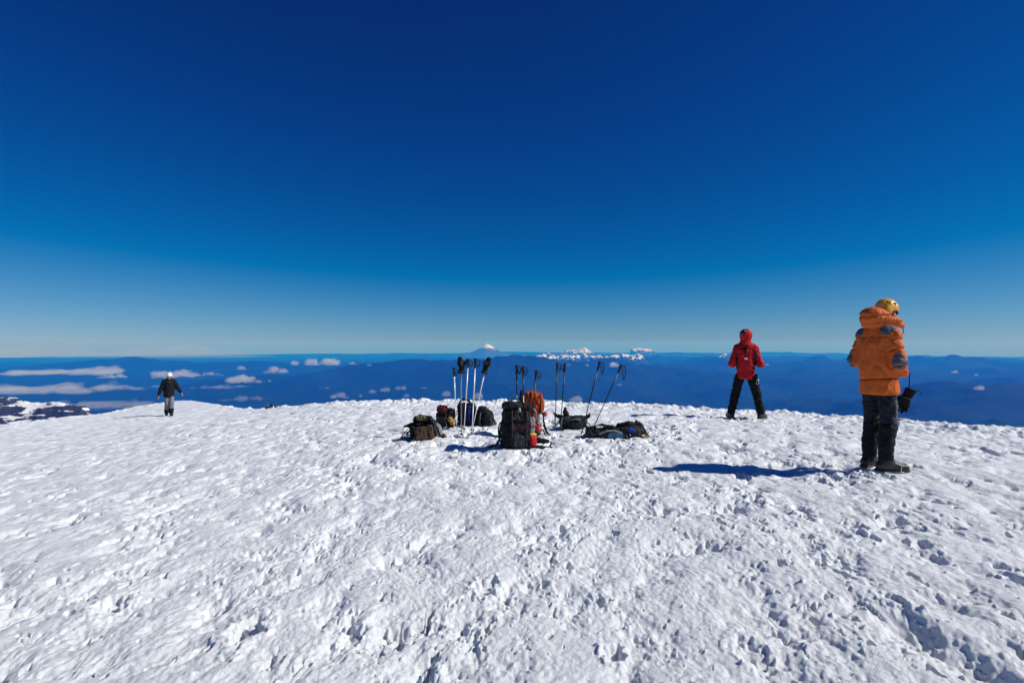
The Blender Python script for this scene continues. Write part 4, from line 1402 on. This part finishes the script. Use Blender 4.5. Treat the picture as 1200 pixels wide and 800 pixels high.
def orange_pack():
    e = pack_root('backpack with bulging orange lid, half hidden behind the upright black pack', (624.5, 506.5), R(-6))
    F = soft((-.28, -.25, -.03), (.30, .25, .72))
    F.box((-.02, .02, .24), (.15, .12, .25), .08, .0).box((-.01, -.05, .22), (.11, .09, .14), .05, .05)
    F.wrinkle(.012, .09, 8.2).wrinkle(.006, .04, 2.7)
    F.build('main_bag', M['greypack'], e)
    G = soft((-.30, -.30, .28), (.30, .30, .78))
    G.ell((.0, -.01, .57), (.17, .155, .135), .0).ell((.06, -.04, .47), (.125, .125, .13), .05).ell((.11, -.05, .40), (.06, .09, .09), .04)
    G.wrinkle(.020, .085, 1.7, (.8, .8, 2.2), 1.6).wrinkle(.009, .035, 5.1)
    lid = G.build('lid', M['orangepack'], e)
    strap('lid_strap', [[A3(-.07, -.13, .66), A3(-.055, -.18, .58), A3(-.04, -.175, .48), A3(-.03, -.16, .38)], [A3(.10, -.12, .64), A3(.125, -.165, .56), A3(.13, -.18, .46), A3(.12, -.16, .36)]], .022, .006, M['strap'], lid, (0, -1, 0))
    G = soft((-.05, -.30, .08), (.26, .12, .46))
    G.chain([(A3(.03, -.10, .40), .075), (A3(.02, -.13, .30), .06), (A3(.07, -.12, .17), .055)], .03).wrinkle(.012, .05, 4.)
    G.build('front_pocket', M['orangepack'], e)
    strap('dark_panel', [[A3(-.15, -.06, .70), A3(-.17, -.10, .58), A3(-.16, -.13, .42), A3(-.13, -.15, .25)]], .07, .02, M['greypack'], e, (0, -1, 0))
    cord('hose', [[A3(-.12, -.17, .38), A3(-.04, -.20, .455), A3(.04, -.21, .42), A3(.06, -.21, .33), A3(.03, -.20, .25), A3(-.04, -.19, .20)]], .013, M['slate'], e)
    G = soft((.04, -.28, .14), (.28, .02, .46), .008)
    G.ell((.115, -.14, .31), (.045, .04, .075), .0).ell((.11, -.14, .24), (.04, .04, .05), .03).wrinkle(.008, .04, 3.)
    G.build('white_pouch', M['whitecloth'], e)
    G = soft((.08, -.26, .22), (.30, .04, .50), .008)
    G.ell((.195, -.10, .355), (.032, .035, .045), .0).wrinkle(.006, .03, 6.)
    G.build('tag', M['pink'], e)
    G = soft((.06, -.26, .22), (.26, .04, .44), .008)
    G.box((.158, -.12, .335), (.024, .03, .042), .016).wrinkle(.004, .03, 7.)
    G.build('side_clip', M['blackpack'], e)
    G = soft((.0, -.28, .0), (.26, .06, .26), .008)
    G.ell((.10, -.14, .13), (.05, .05, .055), .0).wrinkle(.01, .04, 2.)
    G.build('pouch', M['pink'], e)
    strap('loose_strap', [[A3(.12, -.14, .15), A3(.17, -.16, .11), A3(.20, -.17, .05), A3(.24, -.18, .03)]], .022, .005, M['strap'], e, (0, -.5, 1))
    cord('guy_cord', [[A3(.21, -.06, .38), A3(.25, -.06, .42), A3(.31, -.05, .40), A3(.335, -.05, .28), A3(.28, -.06, .12), A3(.16, -.08, .05), A3(.02, -.12, .03), A3(-.06, -.16, .025)]], .004, M['greystrap'], e)
    clutter(e, .17, .15, .5, 4)
orange_pack()

def green_pack():
    e = pack_root('dark green pack slumped on the snow with its straps sticking up like ears', (671, 499.5), R(-4))
    F = soft((-.36, -.24, -.03), (.36, .24, .34))
    F.box((.0, 0, .105), (.205, .13, .115), .08, .0).ell((.10, -.02, .14), (.16, .13, .09), .05).ell((-.12, 0, .13), (.11, .11, .10), .05)
    F.wrinkle(.018, .09, 3.8).wrinkle(.008, .04, 6.6)
    b = F.build('main_bag', M['greenpack'], e)
    S = soft((-.36, -.2, .10), (-.08, .2, .42), .009)
    S.chain([(A3(-.12, 0, .15), .045), (A3(-.20, 0, .20), .036), (A3(-.27, 0, .225), .026), (A3(-.315, 0, .265), .016)], .02, flat=(1, .8)).wrinkle(.007, .04, 1.)
    S.build('shoulder_strap', M['blackpack'], e)
    S = soft((-.26, -.2, .12), (.02, .2, .44), .009)
    S.chain([(A3(-.10, 0, .20), .040), (A3(-.13, -.01, .28), .034), (A3(-.12, -.01, .345), .026)], .02).chain([(A3(-.07, 0, .18), .03), (A3(-.09, -.01, .27), .028)], .02).wrinkle(.008, .04, 5.)
    S.build('shoulder_strap', M['blackpack'], e)
    S = soft((.02, -.2, .06), (.38, .2, .38), .009)
    S.chain([(A3(.10, 0, .17), .05), (A3(.19, 0, .19), .036), (A3(.26, 0, .215), .026), (A3(.285, 0, .26), .014)], .02, flat=(1, .8)).wrinkle(.007, .04, 8.)
    S.build('hip_belt', M['blackpack'], e)
    P = soft((-.1, -.26, .0), (.22, .0, .22), .009)
    P.box((.06, -.12, .09), (.10, .04, .055), .03, rot=roty(R(8))).wrinkle(.007, .04, 4.)
    P.build('front_pocket', M['greenpack'], e)
    strap('webbing', [[A3(-.17, -.10, .20), A3(-.19, -.14, .12), A3(-.195, -.15, .03)]], .022, .005, M['greystrap'], e, (0, -1, 0))
    strap('loose_strap', [[A3(.22, -.05, .13), A3(.27, -.06, .10), A3(.285, -.07, .04), A3(.275, -.08, .02)]], .018, .005, M['strap'], e, (0, -1, 0))
    cord('loop', [[A3(-.02, -.135, .17), A3(.05, -.15, .19), A3(.12, -.15, .165)]], .010, M['lightgrey'], e)
    clutter(e, .21, .13, .2, 5)
green_pack()

def flat_pack():
    e = pack_root('charcoal pack lying flat with pale blue and royal blue patches on its side', (722, 508.5), R(-3))
    lo, hi = (-.52, -.26, -.03), (.52, .26, .34)
    F = soft(lo, hi)
    F.box((-.04, 0, .095), (.40, .15, .095), .075, .0).ell((.22, .0, .13), (.22, .15, .10), .06).ell((-.30, 0, .09), (.16, .15, .085), .05)
    F.wrinkle(.016, .09, 1.9).wrinkle(.007, .04, 4.6)
    b = F.build('main_bag', M['greypack'], e)
    def pt(name, mat, c, rad, off=.006):
        m = soft(lo, hi); m.ell(c, rad, .0)
        F.patch(m, off, .015).build(name, mat, b)
    pt('pale_pocket', M['paleblue'], (-.02, -.16, .065), (.135, .08, .062), .009)
    pt('blue_patch', M['bluecloth'], (.20, -.16, .15), (.055, .08, .045))
    P = soft((-.46, -.24, .08), (.02, .2, .28), .009)
    P.chain([(A3(-.36, -.06, .15), .045), (A3(-.22, -.08, .19), .05), (A3(-.08, -.10, .185), .04), (A3(.02, -.14, .14), .03)], .02, flat=(1, .9)).wrinkle(.008, .05, 2.)
    P.build('shoulder_strap', M['blackpack'], e)
    P = soft((-.38, -.26, .06), (.1, .1, .22), .008)
    P.chain([(A3(-.26, -.155, .10), .014), (A3(-.16, -.175, .145), .014), (A3(-.04, -.175, .15), .014), (A3(.06, -.165, .11), .014)], .01)
    P.build('piping', M['lightgrey'], e)
    P = soft((-.40, -.22, .10), (-.16, .1, .28), .008)
    P.box((-.255, -.10, .195), (.055, .04, .016), .012, rot=roty(R(-6))).wrinkle(.004, .04, 2.)
    P.build('label_patch', M['whitecloth'], e)
    P = soft((-.04, -.2, .14), (.42, .22, .34), .009)
    P.chain([(A3(.04, 0, .20), .04), (A3(.18, -.02, .225), .045), (A3(.32, 0, .215), .035)], .02, flat=(1, .7)).wrinkle(.008, .05, 7.)
    P.build('lid', M['blackpack'], e)
    P = soft((.24, -.2, .0), (.52, .2, .34), .009)
    P.chain([(A3(.30, 0, .26), .03), (A3(.36, 0, .20), .04), (A3(.40, 0, .10), .04)], .03).wrinkle(.008, .05, 3.)
    P.build('lid_flap', M['greypack'], e)
    strap('lid_strap', [[A3(.33, -.04, .27), A3(.40, -.09, .17), A3(.45, -.12, .075), A3(.52, -.13, .022)],
                        [A3(.36, -.09, .07), A3(.43, -.15, .03), A3(.50, -.17, .016)]], .022, .005, M['strap'], e, (0, -.6, 1))
    P = soft((.30, -.26, -.02), (.52, .06, .14), .008)
    P.box((.40, -.11, .04), (.055, .05, .03), .022).wrinkle(.008, .04, 5.)
    P.build('map_pouch', M['tan'], e)
    strap('loose_strap', [[A3(-.40, -.02, .12), A3(-.45, -.02, .20), A3(-.475, -.02, .28), A3(-.47, -.02, .33)],
                          [A3(-.42, -.06, .09), A3(-.455, -.10, .16), A3(-.40, -.11, .19)]], .018, .005, M['strap'], e, (0, 1, 0))
    clutter(e, .42, .15, .17, 8)
flat_pack()

def brown_pack():
    e = pack_root('grey and brown pack with olive top lying at the left end of the gear', (496, 513), R(10))
    lo, hi = (-.34, -.30, -.03), (.36, .26, .44)
    F = soft(lo, hi, .009)
    F.box((.0, .02, .14), (.20, .13, .14), .07, .0, rot=roty(R(-7))).ell((-.03, .04, .26), (.13, .11, .10), .04).box((.14, .0, .20), (.09, .10, .09), .05, .04, rot=roty(R(20)))
    F.wrinkle(.020, .10, 2.6, (1, 1, 1.4), 1.5).wrinkle(.009, .04, 4.4)
    b = F.build('main_bag', M['blackpack'], e)
    P = soft((-.22, -.36, -.03), (.24, .0, .32), .009)
    P.box((.01, -.15, .115), (.140, .060, .105), .03, rot=roty(R(-9)) @ rotx(R(-14))).wrinkle(.014, .08, 3., (1, 1, 1), 1.6)
    pk = P.build('front_pocket', M['brown'], e)
    strap('pocket_strap', [[A3(-.10, -.175, .21), A3(-.09, -.215, .13), A3(-.08, -.205, .03)], [A3(.07, -.185, .205), A3(.085, -.215, .12), A3(.09, -.205, .03)]], .016, .005, M['greypack'], pk, (0, -1, 0))
    P = soft((-.20, -.24, .20), (.16, .14, .46), .009)
    P.ell((-.035, -.05, .325), (.085, .08, .045), .0).box((.03, -.03, .30), (.05, .06, .02), .02, .03).wrinkle(.014, .06, 6., (1, 1, 1), 1.6)
    P.build('top_pocket', M['olive'], e)
    P = soft((.04, -.26, .0), (.38, .16, .36), .008)
    P.ell((.215, -.09, .145), (.060, .055, .115), .0, rot=roty(R(-14))).wrinkle(.008, .06, 3.7)
    sp = P.build('side_pocket', M['lightgrey'], e)
    strap('band', [[A3(.150, -.125, .24), A3(.20, -.155, .18), A3(.245, -.14, .06)]], .028, .006, M['strap'], sp, (0, -1, 0))
    P = soft((-.12, -.26, .14), (.24, .12, .44), .008)
    P.chain([(A3(.02, -.03, .33), .028), (A3(.10, -.09, .33), .030), (A3(.15, -.13, .25), .030), (A3(.155, -.15, .15), .026)], .02, flat=(1, .8)).wrinkle(.006, .04, 2.)
    P.build('shoulder_strap', M['greypack'], e)
    P = soft((-.36, -.12, .08), (-.06, .16, .36), .009)
    P.chain([(A3(-.10, 0, .24), .038), (A3(-.20, -.02, .215), .032), (A3(-.28, -.03, .205), .014)], .02, flat=(1, .8)).wrinkle(.008, .04, 3.)
    P.build('shoulder_strap', M['blackpack'], e)
    strap('loose_strap', [[A3(-.16, .0, .20), A3(-.25, -.03, .14), A3(-.30, -.05, .08), A3(-.34, -.06, .02)],
                          [A3(-.18, -.02, .12), A3(-.28, -.05, .10), A3(-.31, -.08, .015)],
                          [A3(-.16, -.06, .06), A3(-.24, -.10, .05), A3(-.33, -.12, .02)]], .022, .006, M['strap'], e, (0, .4, 1))
    strap('belt_strap', [[A3(.17, -.16, .06), A3(.10, -.23, .025), A3(.03, -.26, .018)], [A3(.22, -.10, .08), A3(.28, -.09, .10), A3(.31, -.11, .03)]], .022, .005, M['tan'], e, (0, .4, 1))
    P = soft((.20, -.2, -.03), (.44, .1, .2), .008)
    P.chain([(A3(.22, -.06, .12), .03), (A3(.29, -.08, .07), .026), (A3(.34, -.09, .02), .02)], .02).wrinkle(.006, .04, 2.)
    P.build('hip_belt', M['blackpack'], e)
    clutter(e, .21, .15, .26, 6)
brown_pack()

def dark_pack():
    e = pack_root('small black pack with dark red top, between the brown pack and the poles', (522, 503), R(-8), depth=9.45)
    F = soft((-.26, -.24, -.03), (.28, .24, .46))
    F.box((0, 0, .15), (.15, .12, .16), .08, .0).ell((.07, .02, .25), (.13, .12, .09), .05)
    F.wrinkle(.018, .08, 6.6).wrinkle(.007, .04, 1.4)
    F.build('main_bag', M['blackpack'], e)
    P = soft((-.22, -.2, .2), (.12, .16, .48), .009)
    P.ell((-.045, -.03, .315), (.105, .09, .085), .0).wrinkle(.016, .06, 2.)
    P.build('lid', M['deepred'], e)
    P = soft((-.2, -.3, -.02), (.16, .0, .24), .009)
    P.box((-.04, -.13, .12), (.085, .04, .085), .03).wrinkle(.01, .05, 4.)
    P.build('front_pocket', M['greypack'], e)
    P = soft((.0, -.3, -.02), (.3, .05, .3), .009)
    P.chain([(A3(.11, -.13, .17), .045), (A3(.16, -.13, .10), .04)], .02).wrinkle(.01, .05, 5.)
    P.build('rope_bag', M['tan'], e)
    strap('leg_strap', [[A3(.0, -.14, .12), A3(.02, -.18, .06), A3(.02, -.19, -.01)], [A3(-.09, -.15, .12), A3(-.10, -.2, .03), A3(-.05, -.22, .012)]], .024, .006, M['strap'], e, (0, -1, .2))
    clutter(e, .16, .13, .26, 6)
dark_pack()

def blue_striped_pack():
    e = pack_root('black upright pack with royal blue stripe and top loop behind the silver poles', (547, 498.5), R(4), depth=9.95)
    lo, hi = (-.30, -.24, -.03), (.30, .24, .62)
    F = soft(lo, hi)
    F.box((0, 0, .19), (.165, .12, .20), .06, .0).box((-.01, 0, .36), (.145, .10, .05), .04, .04)
    F.wrinkle(.012, .09, 1.2, (1, 1, 1.6)).wrinkle(.006, .04, 3.3)
    b = F.build('main_bag', M['blackpack'], e)
    m = soft(lo, hi); m.box((.045, -.14, .20), (.030, .10, .17), .01)
    F.patch(m, .006, .015).build('blue_stripe', M['bluecloth'], b)
    P = soft((-.22, -.12, .34), (.14, .12, .56), .008)
    P.chain([(A3(-.13, 0, .38), .020), (A3(-.10, 0, .455), .022), (A3(-.03, 0, .475), .022), (A3(.04, 0, .44), .020), (A3(.07, 0, .38), .018)], .01)
    P.build('top_loop', M['blackpack'], e)
    strap('webbing', [[A3(-.09, -.125, .36), A3(-.09, -.14, .2), A3(-.09, -.13, .04)]], .022, .005, M['greystrap'], e, (0, -1, 0))
    strap('webbing', [[A3(-.165, -.06, .28), A3(-.06, -.135, .28), A3(.08, -.135, .28), A3(.165, -.06, .28)]], .018, .005, M['strap'], e, (0, 0, 1))
    clutter(e, .17, .12, .36, 5)
blue_striped_pack()

def round_pack():
    e = pack_root('rounded black pack with charcoal side pocket, right of the silver poles', (567, 498.5), R(-10), depth=9.85)
    lo, hi = (-.28, -.24, -.03), (.28, .24, .46)
    F = soft(lo, hi)
    F.box((0, 0, .15), (.17, .13, .16), .09, .0).ell((-.02, 0, .26), (.12, .11, .11), .06)
    F.wrinkle(.016, .09, 7.4).wrinkle(.007, .04, 2.4)
    F.build('main_bag', M['blackpack'], e)
    P = soft((.0, -.26, -.02), (.26, .06, .30), .009)
    P.box((.10, -.10, .14), (.075, .055, .11), .04).wrinkle(.01, .06, 3.)
    P.build('side_pocket', M['greypack'], e)
    P = soft((-.18, -.16, .26), (.14, .14, .44), .009)
    P.ell((-.02, -.01, .345), (.085, .075, .04), .0).wrinkle(.008, .05, 5.)
    P.build('lid', M['greypack'], e)
    strap('webbing', [[A3(-.03, -.13, .28), A3(-.035, -.155, .16), A3(-.035, -.14, .03)]], .022, .005, M['greystrap'], e, (0, -1, 0))
    strap('loose_strap', [[A3(.16, -.04, .20), A3(.20, -.05, .10), A3(.215, -.06, .02)]], .018, .005, M['strap'], e, (0, -1, 0))
    clutter(e, .18, .13, .26, 6)
round_pack()

# ------------------------------------------------------------------ small dark rock on the crest
def crest_rock():
    Y = 20.6
    x = (318 - 600) / FPX * Y
    z = CAMZ - (478.5 - 400) / FPX * Y
    m, nt, out = new_mat('dark rock with rime')
    b = N(nt, 'ShaderNodeBsdfPrincipled'); b.inputs['Roughness'].default_value = .9
    tc = N(nt, 'ShaderNodeTexCoord')
    nz = N(nt, 'ShaderNodeTexNoise', i_Scale=9.0, i_Detail=3.0)
    nt.links.new(tc.outputs['Object'], nz.inputs['Vector'])
    rp = ramp(nt, nz.outputs[0], [(.3, (.012, .012, .02)), (.56, (.03, .03, .045)), (.60, (.8, .8, .83))])
    nt.links.new(rp.outputs[0], b.inputs['Base Color']); nt.links.new(b.outputs[0], out.inputs[0])
    F = soft((-.36, -.26, -.12), (.36, .26, .34), .014)
    F.ell((0, 0, .06), (.17, .14, .14), .0).ell((.05, .0, .10), (.07, .08, .12), .03).ell((-.13, 0, .03), (.12, .1, .08), .04)
    F.wrinkle(.05, .12, 2.2).wrinkle(.02, .05, 1.1)
    o = F.build('rock', m)
    o.location = (x, Y, z - .03)
    tag(o, 'small dark rimed rock poking out of the snow crest', 'rock')
crest_rock()

# ------------------------------------------------------------------ clouds lying over the lowlands
m_cloud, nt, out = new_mat('cloud vapour')
vs = N(nt, 'ShaderNodeVolumeScatter')
vs.inputs['Color'].default_value = (1, 1, 1, 1)
vs.inputs['Density'].default_value = .0034
vs.inputs['Anisotropy'].default_value = .2
nt.links.new(vs.outputs[0], out.inputs['Volume'])
m_thin, nt, out = new_mat('thin cloud vapour')
vs = N(nt, 'ShaderNodeVolumeScatter')
vs.inputs['Color'].default_value = (1, 1, 1, 1)
vs.inputs['Density'].default_value = .0009
nt.links.new(vs.outputs[0], out.inputs['Volume'])

_cr = random.Random(21)
def cloud(px, py, w, h, label, base=-1250.0, bank=False, n=9, depth=None, mat=None):
    """A cumulus (or a low bank) centred at a bearing, w by h photograph pixels across, its base at a level above the lowlands."""
    Y = depth or FPX * (CAMZ - base) / (py + h / 2 - 400)
    W, H = w / FPX * Y, h / FPX * Y
    zb = CAMZ - (py + h / 2 - 400) / FPX * Y
    D = min(W, 2600 if depth is None else 16000) * (.8 if not bank else .9)
    if bank: H = H * .55
    s = max(W, D) / 2
    hh = H / s
    ny = D / 2 / s
    F = Field((-1.35, -ny - .35, -.35 * hh - .12), (1.35, ny + .35, hh * 1.5 + .2), .036 if not bank else .04)
    F.d[:] = 1.0
    for i in range(n + 6):
        u = _cr.uniform(-.85, .85) * (W / 2 / s); v = _cr.uniform(-.6, .6) * ny
        e = 1 - .7 * abs(u) ** 1.5
        rz = hh * _cr.uniform(.25, .80) * e * (.5 if bank else 1)
        rx = _cr.uniform(.09, .26) * (1.5 if bank else 1)
        F.ell((u, v, rz * .5), (max(rx, rz * .8), max(min(rx, ny * .7), rz * .8), max(rz * .7, .05)), .06, reach=.5)
    sd = _cr.uniform(0, 50)
    amp = .30 if not bank else .26
    zs = 1.0 if not bank else .5
    F.disp(lambda x, y, z: amp * min(1, hh * 2.2 + .25) * (n3(x / .42 + sd, y / .42, z / .30) + .7 * n3(x / .19 + sd, y / .19, z / .14) + .45 * n3(x / .09 + sd, y / .09, z / .075)) + .035, .45)
    V, Q = F.verts()
    V = V * s
    V[:, 2] = np.where(V[:, 2] < 0, V[:, 2] * .35, V[:, 2])
    o = mesh_np('cloud', V, Q, mat or (m_thin if bank else m_cloud))
    o.location = ((px - 600) / FPX * Y, Y, zb)
    tag(o, label, 'cloud', 'clouds lying over the lowlands')

m_far, nt, out = new_mat('far cloud haze')
vs = N(nt, 'ShaderNodeVolumeScatter')
vs.inputs['Density'].default_value = 4.5e-5
nt.links.new(vs.outputs[0], out.inputs['Volume'])
cloud(120, 415, 420, 6, 'pale cloud layer lying along the left horizon', bank=True, n=30, depth=98000, mat=m_far)
cloud(40, 446, 175, 24, 'broad pale cloud bank at the left edge, above the rocky shoulder', bank=True, n=26)
cloud(150, 450, 84, 9, 'long flat cloud strip left of the walker, joined to the broad bank', bank=True, n=16)
cloud(112, 468, 135, 18, 'low ragged cloud bank between the rocky shoulder and the walker', bank=True, n=22)
cloud(290, 464, 60, 8, 'low flat cloud strip just right of the walker above the smooth drift', bank=True, n=12)
cloud(70, 433, 150, 9, 'upper thin cloud streak at the left edge, above the broad bank', bank=True, n=24)
cloud(255, 451, 60, 6, 'thin flat cloud streak right of the helmet of the walker', bank=True, n=14)
cloud(133, 439, 36, 7, 'row of small white puffs at the end of the broad left bank', n=9)
cloud(205, 436.5, 68, 10, 'long white cloud above the head of the walker', n=16)
cloud(286, 443, 52, 10, 'elongated white cloud on the flank of the dark hill, right of the walker', n=14)
cloud(247, 437, 30, 5, 'small flat cloud left above the elongated white cloud', n=8)
cloud(283, 430, 13, 6, 'small round cloud above the elongated white cloud', n=6)
cloud(325, 432, 27, 9, 'peaked white cloud on the crest of the dark hill', n=10)
cloud(345, 424, 9, 7, 'little cloud left of the tall ragged cumulus', n=5)
cloud(366, 423, 24, 9, 'ragged cumulus near the horizon, left of the tallest one', n=10)
cloud(386, 421.5, 20, 12, 'tallest cumulus near the horizon left of centre', n=10)
cloud(413, 425, 10, 4, 'small flat cumulus right of the tallest cumulus', n=6)
cloud(432, 427, 7, 3, 'tiny cloud speck right of the small flat cumulus', n=4)
cloud(379, 453.5, 16, 3, 'thin streak of cloud in the middle of the dark hill', n=6)
cloud(399, 462, 24, 8, 'bright flat cloud just above the snow crest left of the packs', n=10)
cloud(422, 463, 9, 4, 'small puff right of the bright flat cloud on the crest', n=5)
cloud(436, 458, 11, 5, 'small cloud above the crest, second right of the bright flat cloud', n=6)
cloud(451, 455, 12, 7, 'wispy hooked cloud above the crest left of the packs', n=8)
cloud(470, 453.5, 15, 6, 'bright puff high above the brown pack', n=8)
cloud(497, 454, 9, 3, 'thin puff left of the silver poles', n=5)
cloud(477, 462, 7, 6, 'faint round puff just above the crest over the brown pack', n=5)
cloud(523, 460, 8, 8, 'round puff just left of the leftmost silver pole', n=6)
cloud(560, 462, 9, 10, 'puff behind the leaning silver pole near the crest', n=6)
cloud(615, 417.5, 9, 3, 'small cloud near the horizon left of the snowy range', n=5)
cloud(664, 426, 11, 4, 'small cloud behind the grips of the two green pack poles', n=6)
cloud(688, 427.5, 5, 3, 'tiny puff left of the bright oval cloud below the snowy range', n=4)
cloud(719, 426.3, 11, 7, 'bright oval cloud between the two leaning pole tops', n=8)
cloud(675, 466, 14, 10, 'ragged puff just above the crest right of the green pack poles', n=8)
cloud(726, 450, 6, 4, 'tiny double puff right of the leaning poles', n=4)
cloud(899, 426.5, 9, 3, 'small flat cloud right of the red jacket', n=5)
cloud(1120, 434.8, 10, 4, 'small bright cloud right of the orange jacket, upper left of three', n=5)
cloud(1144, 438.7, 5, 3, 'tiny bright cloud between two others right of the orange jacket', n=4)
cloud(1148, 453, 11, 7, 'largest bright cloud far right of the orange jacket', n=7)
